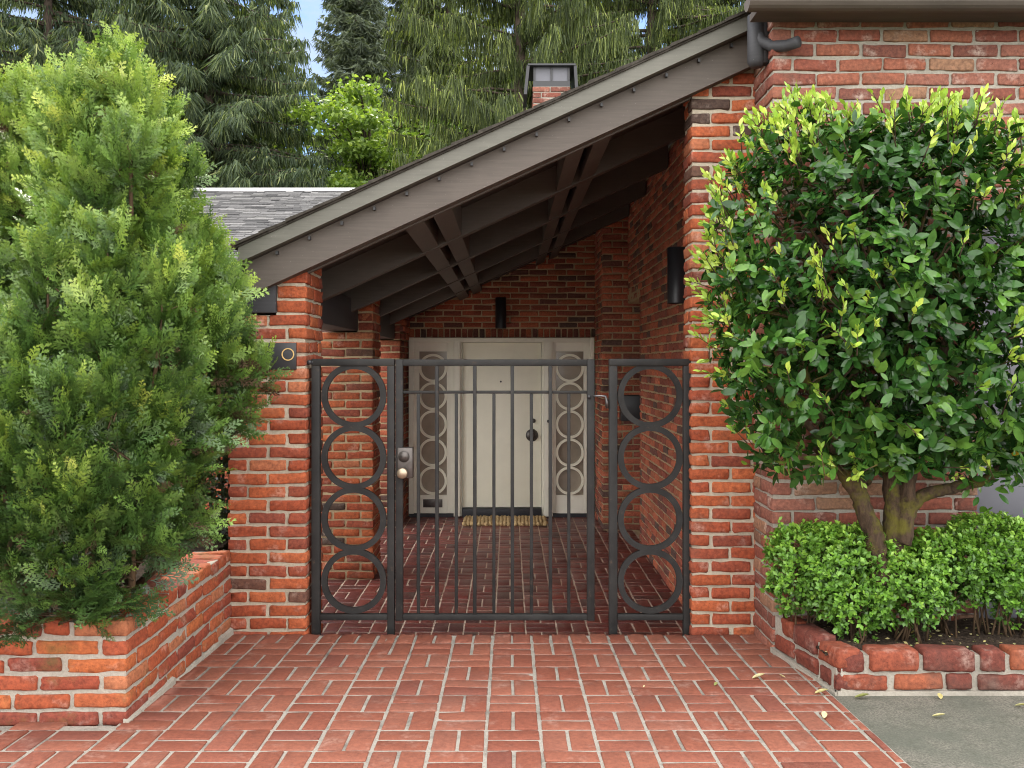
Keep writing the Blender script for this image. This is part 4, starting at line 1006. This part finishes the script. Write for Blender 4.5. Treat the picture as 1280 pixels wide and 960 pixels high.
def broadleaf(name, label, x, y, z0, z1, spread, mat, n, size, seed, lobes=40, group='tall trees behind the house'):
    global rng
    rng = np.random.default_rng(seed)
    t = empty(name, (x, y, -.45), label, 'tree', group); g = G(); b = G(); zc = (z0 + z1) / 2
    b.tube([(x, y, -.5), (x + .1, y, zc * .5), (x, y, zc), (x + .1, y, z1 - .4)], [.16, .13, .09, .02], 9, wob=.05)
    d = sph(lobes); c = np.array([x, y, zc]) + d * np.array([spread, spread, (z1 - z0) / 2]) * rng.uniform(.25, 1.08, (lobes, 1))
    for p in c: b.tube([(x, y, max(z0 - .5, p[2] - 1.2)), ((x + p[0]) / 2, (y + p[1]) / 2, p[2] - .3), p], [.035, .022, .006], 5, cap=False)
    k = rng.integers(0, lobes, n); off = rng.normal(0, 1, (n, 3)) * np.array([.52, .52, .16]) * min(spread * .36, .5)
    pos = c[k] + off; dd = norm(rng.normal(0, 1, (n, 3)) + np.array([0, -.2, -.3])); nh = norm(rng.normal(0, .5, (n, 3)) + np.array([0, 0, 1.0]))
    g.scatter(*SMALL, pos, frames(dd, nh), rng.uniform(.7, 1.3, n) * size, np.clip(rng.normal(.5, .2, n) + .12 * (off[:, 2] / (spread * .1)).clip(-1.5, 1.5) * .5, 0, 1))
    g.build('crown', mat, t); b.build('trunk', M['trunk'], t)
#   tl = (min length, max length, down, sideways, outward, half-width factor)
conifer('weeping_cedar', 'tall weeping cedar with hanging grey-green sprays, rising behind the left roof', px(262, 19), 19, 15, 3.4, 1.4, M['weep'], .42, (.10, .34, 1.0, .45, .30, .13), 17, 11, .26, 9)
conifer('weeping_cedar', 'dark cedar at the far left, behind the arborvitae tops', px(60, 21), 21, 16, 4.0, 1.4, M['weep'], .40, (.12, .36, 1.0, .45, .3, .17), 11, 12, .34, 8)
conifer('weeping_spruce', 'weeping spruce with long hanging tassels, behind the chimney', px(650, 17.5), 17.5, 15, 3.6, 1.6, M['spruce'], .26, (.12, .50, 1.0, .07, .06, .10), 19, 13, .42, 8)
conifer('weeping_spruce', 'second weeping spruce right of the chimney, above the porch roof', px(815, 19.5), 19.5, 16, 3.8, 1.6, M['spruce'], .28, (.12, .45, 1.0, .09, .08, .11), 16, 14, .42, 8)
conifer('fir_tree', 'slender distant fir standing in the sky gap, middle of the trees', px(446, 34), 34, 24, 2.2, 3.0, M['fir'], .12, (.14, .42, .6, .7, .6, .26), 12.0, 15, .36, 9)
conifer('fir_tree', 'thin distant fir just right of the slender one', px(512, 37), 37, 25, 2.6, 3.0, M['fir'], .12, (.14, .42, .6, .7, .6, .28), 10.0, 16, .36, 9)
broadleaf('broadleaf_tree', 'bright green broadleaf tree over the shingled roof, between cedar and spruce', px(458, 20.5), 20.5, 2.6, 7.7, 2.1, M['maple'], 24000, .13, 17, 120)
broadleaf('broadleaf_tree', 'lower bright green tree glimpsed behind the hanging cedar sprays', px(330, 27), 27, 2.5, 7.0, 3.0, M['maple'], 16000, .17, 18, 50)
broadleaf('broadleaf_tree', 'sunlit green tree seen through the spruce tassels', px(600, 27), 27, 2.5, 10, 3.4, M['maple'], 18000, .18, 19, 55)
FG = 'tall trees behind the house'
for i, (xp, Y, H, sp, mk, lab) in enumerate([(175, 25, 17, 3.6, 'weep', 'dark cedar in the second row, between the two nearer cedars'), (335, 28, 15, 2.6, 'weep', 'slim cedar in the second row, just left of the sky gap'),
        (560, 26, 17, 3.2, 'spruce', 'spruce in the second row, left of the chimney'), (720, 27, 18, 3.8, 'spruce', 'tall spruce in the second row, right behind the chimney'),
        (905, 26, 18, 3.8, 'spruce', 'spruce rising behind the top of the porch roof'), (-60, 26, 18, 4.2, 'weep', 'cedar at the outer left edge, behind all the arborvitae')]):
    conifer('weeping_cedar' if mk == 'weep' else 'weeping_spruce', lab, px(xp, Y), Y, H, sp, 2.0, M[mk], .30, (.16, .50, 1.0, .35, .3, .22), 6.5, 30 + i, .36, 8)
# a far wood behind everything, one uncounted mass
rng = np.random.default_rng(20); n = 60000; g = G()
ang = rng.uniform(-.95, .95, n); dist = rng.uniform(44, 58, n); X = np.sin(ang) * dist; Y = np.cos(ang) * dist
hmax = 11 + 3.5 * np.sin(X * .9) * np.sin(X * .37 + 1) + 1.6 * np.sin(X * 2.3) - 5 * np.exp(-((X / Y + .21) / .05) ** 2); Z = -.4 + rng.random(n) ** .8 * hmax
d = norm(rng.normal(0, 1, (n, 3)) + np.array([0, 0, -.6])); g.scatter(*SMALL, np.stack([X, Y, Z], -1), frames(d, sph(n)), rng.uniform(.5, 1.1, n), rng.random(n))
wd = g.build('far_wood', M['darktree']); wd['kind'] = 'stuff'; wd['label'] = 'dark wood far behind the house'

# ------------------------------------------------------------------ sky, sun, camera
SUN_EL, SUN_AZ = R(52), R(357)          # azimuth measured clockwise from +Y
w = bpy.data.worlds.new('World'); SC.world = w; w.use_nodes = True
nt = w.node_tree
for n_ in list(nt.nodes): nt.nodes.remove(n_)
g = NT(nt); sky = g.n('ShaderNodeTexSky', sky_type='NISHITA'); sky.sun_disc = False; sky.sun_elevation = SUN_EL; sky.sun_rotation = SUN_AZ
sky.air_density = 1.0; sky.dust_density = .6; sky.ozone_density = 1.6
tc_ = g.n('ShaderNodeTexCoord').outputs['Generated']; mp = g.n('ShaderNodeMapping'); mp.inputs['Scale'].default_value = (1, 1, 1.8); g.l(tc_, mp.inputs['Vector'])
cl = g.noise(3.2, 8, .62, mp.outputs[0], .3)
sep = g.n('ShaderNodeSeparateXYZ'); g.l(tc_, sep.inputs[0])
north = g.grey(sep.outputs[1], .05, .8)                     # clear blue towards the wood, bright cloud added on the drive side to light the facade
thin = g.math('MULTIPLY', g.grey(cl, .44, .60), .8); fill_cloud = g.grey(cl, .22, .46)
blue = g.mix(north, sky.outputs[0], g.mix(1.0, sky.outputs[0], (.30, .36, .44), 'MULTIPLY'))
sky_n = g.mix(thin, blue, (2.0, 2.05, 2.15)); sky_s = g.mix(g.math('MULTIPLY', fill_cloud, .92), sky.outputs[0], (11.8, 11.5, 11.1))
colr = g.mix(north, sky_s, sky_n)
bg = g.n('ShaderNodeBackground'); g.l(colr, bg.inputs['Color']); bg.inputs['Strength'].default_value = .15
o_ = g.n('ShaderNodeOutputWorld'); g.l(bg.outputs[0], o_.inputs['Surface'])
sd = bpy.data.lights.new('sun', 'SUN'); sd.energy = 2.2; sd.angle = R(3); sd.color = (1, .95, .87)
so = bpy.data.objects.new('sun', sd); COL.objects.link(so)
to_sun = Vector((math.sin(SUN_AZ) * math.cos(SUN_EL), math.cos(SUN_AZ) * math.cos(SUN_EL), math.sin(SUN_EL)))
so.rotation_euler = to_sun.to_track_quat('Z', 'Y').to_euler(); so.location = (3, -4, 9)
cd = bpy.data.cameras.new('camera'); cam = bpy.data.objects.new('camera', cd); COL.objects.link(cam); SC.camera = cam
cam.location = (0, 0, EYE); cam.rotation_euler = (R(90), 0, 0)
cd.sensor_width = 36; cd.sensor_fit = 'HORIZONTAL'; cd.lens = 36 * F / 1280
cd.shift_x = 4 / 1280; cd.shift_y = -25 / 1280; cd.clip_start = .05; cd.clip_end = 1000
SC.view_settings.view_transform = 'Standard'; SC.view_settings.look = 'None'; SC.view_settings.gamma = 1; SC.view_settings.exposure = 1.55
SC.view_settings.use_curve_mapping = False
try:
    SC.cycles.max_bounces = 10; SC.cycles.diffuse_bounces = 6; SC.cycles.transmission_bounces = 4; SC.cycles.use_denoising = True; SC.cycles.filter_width = 1.05
except Exception: pass
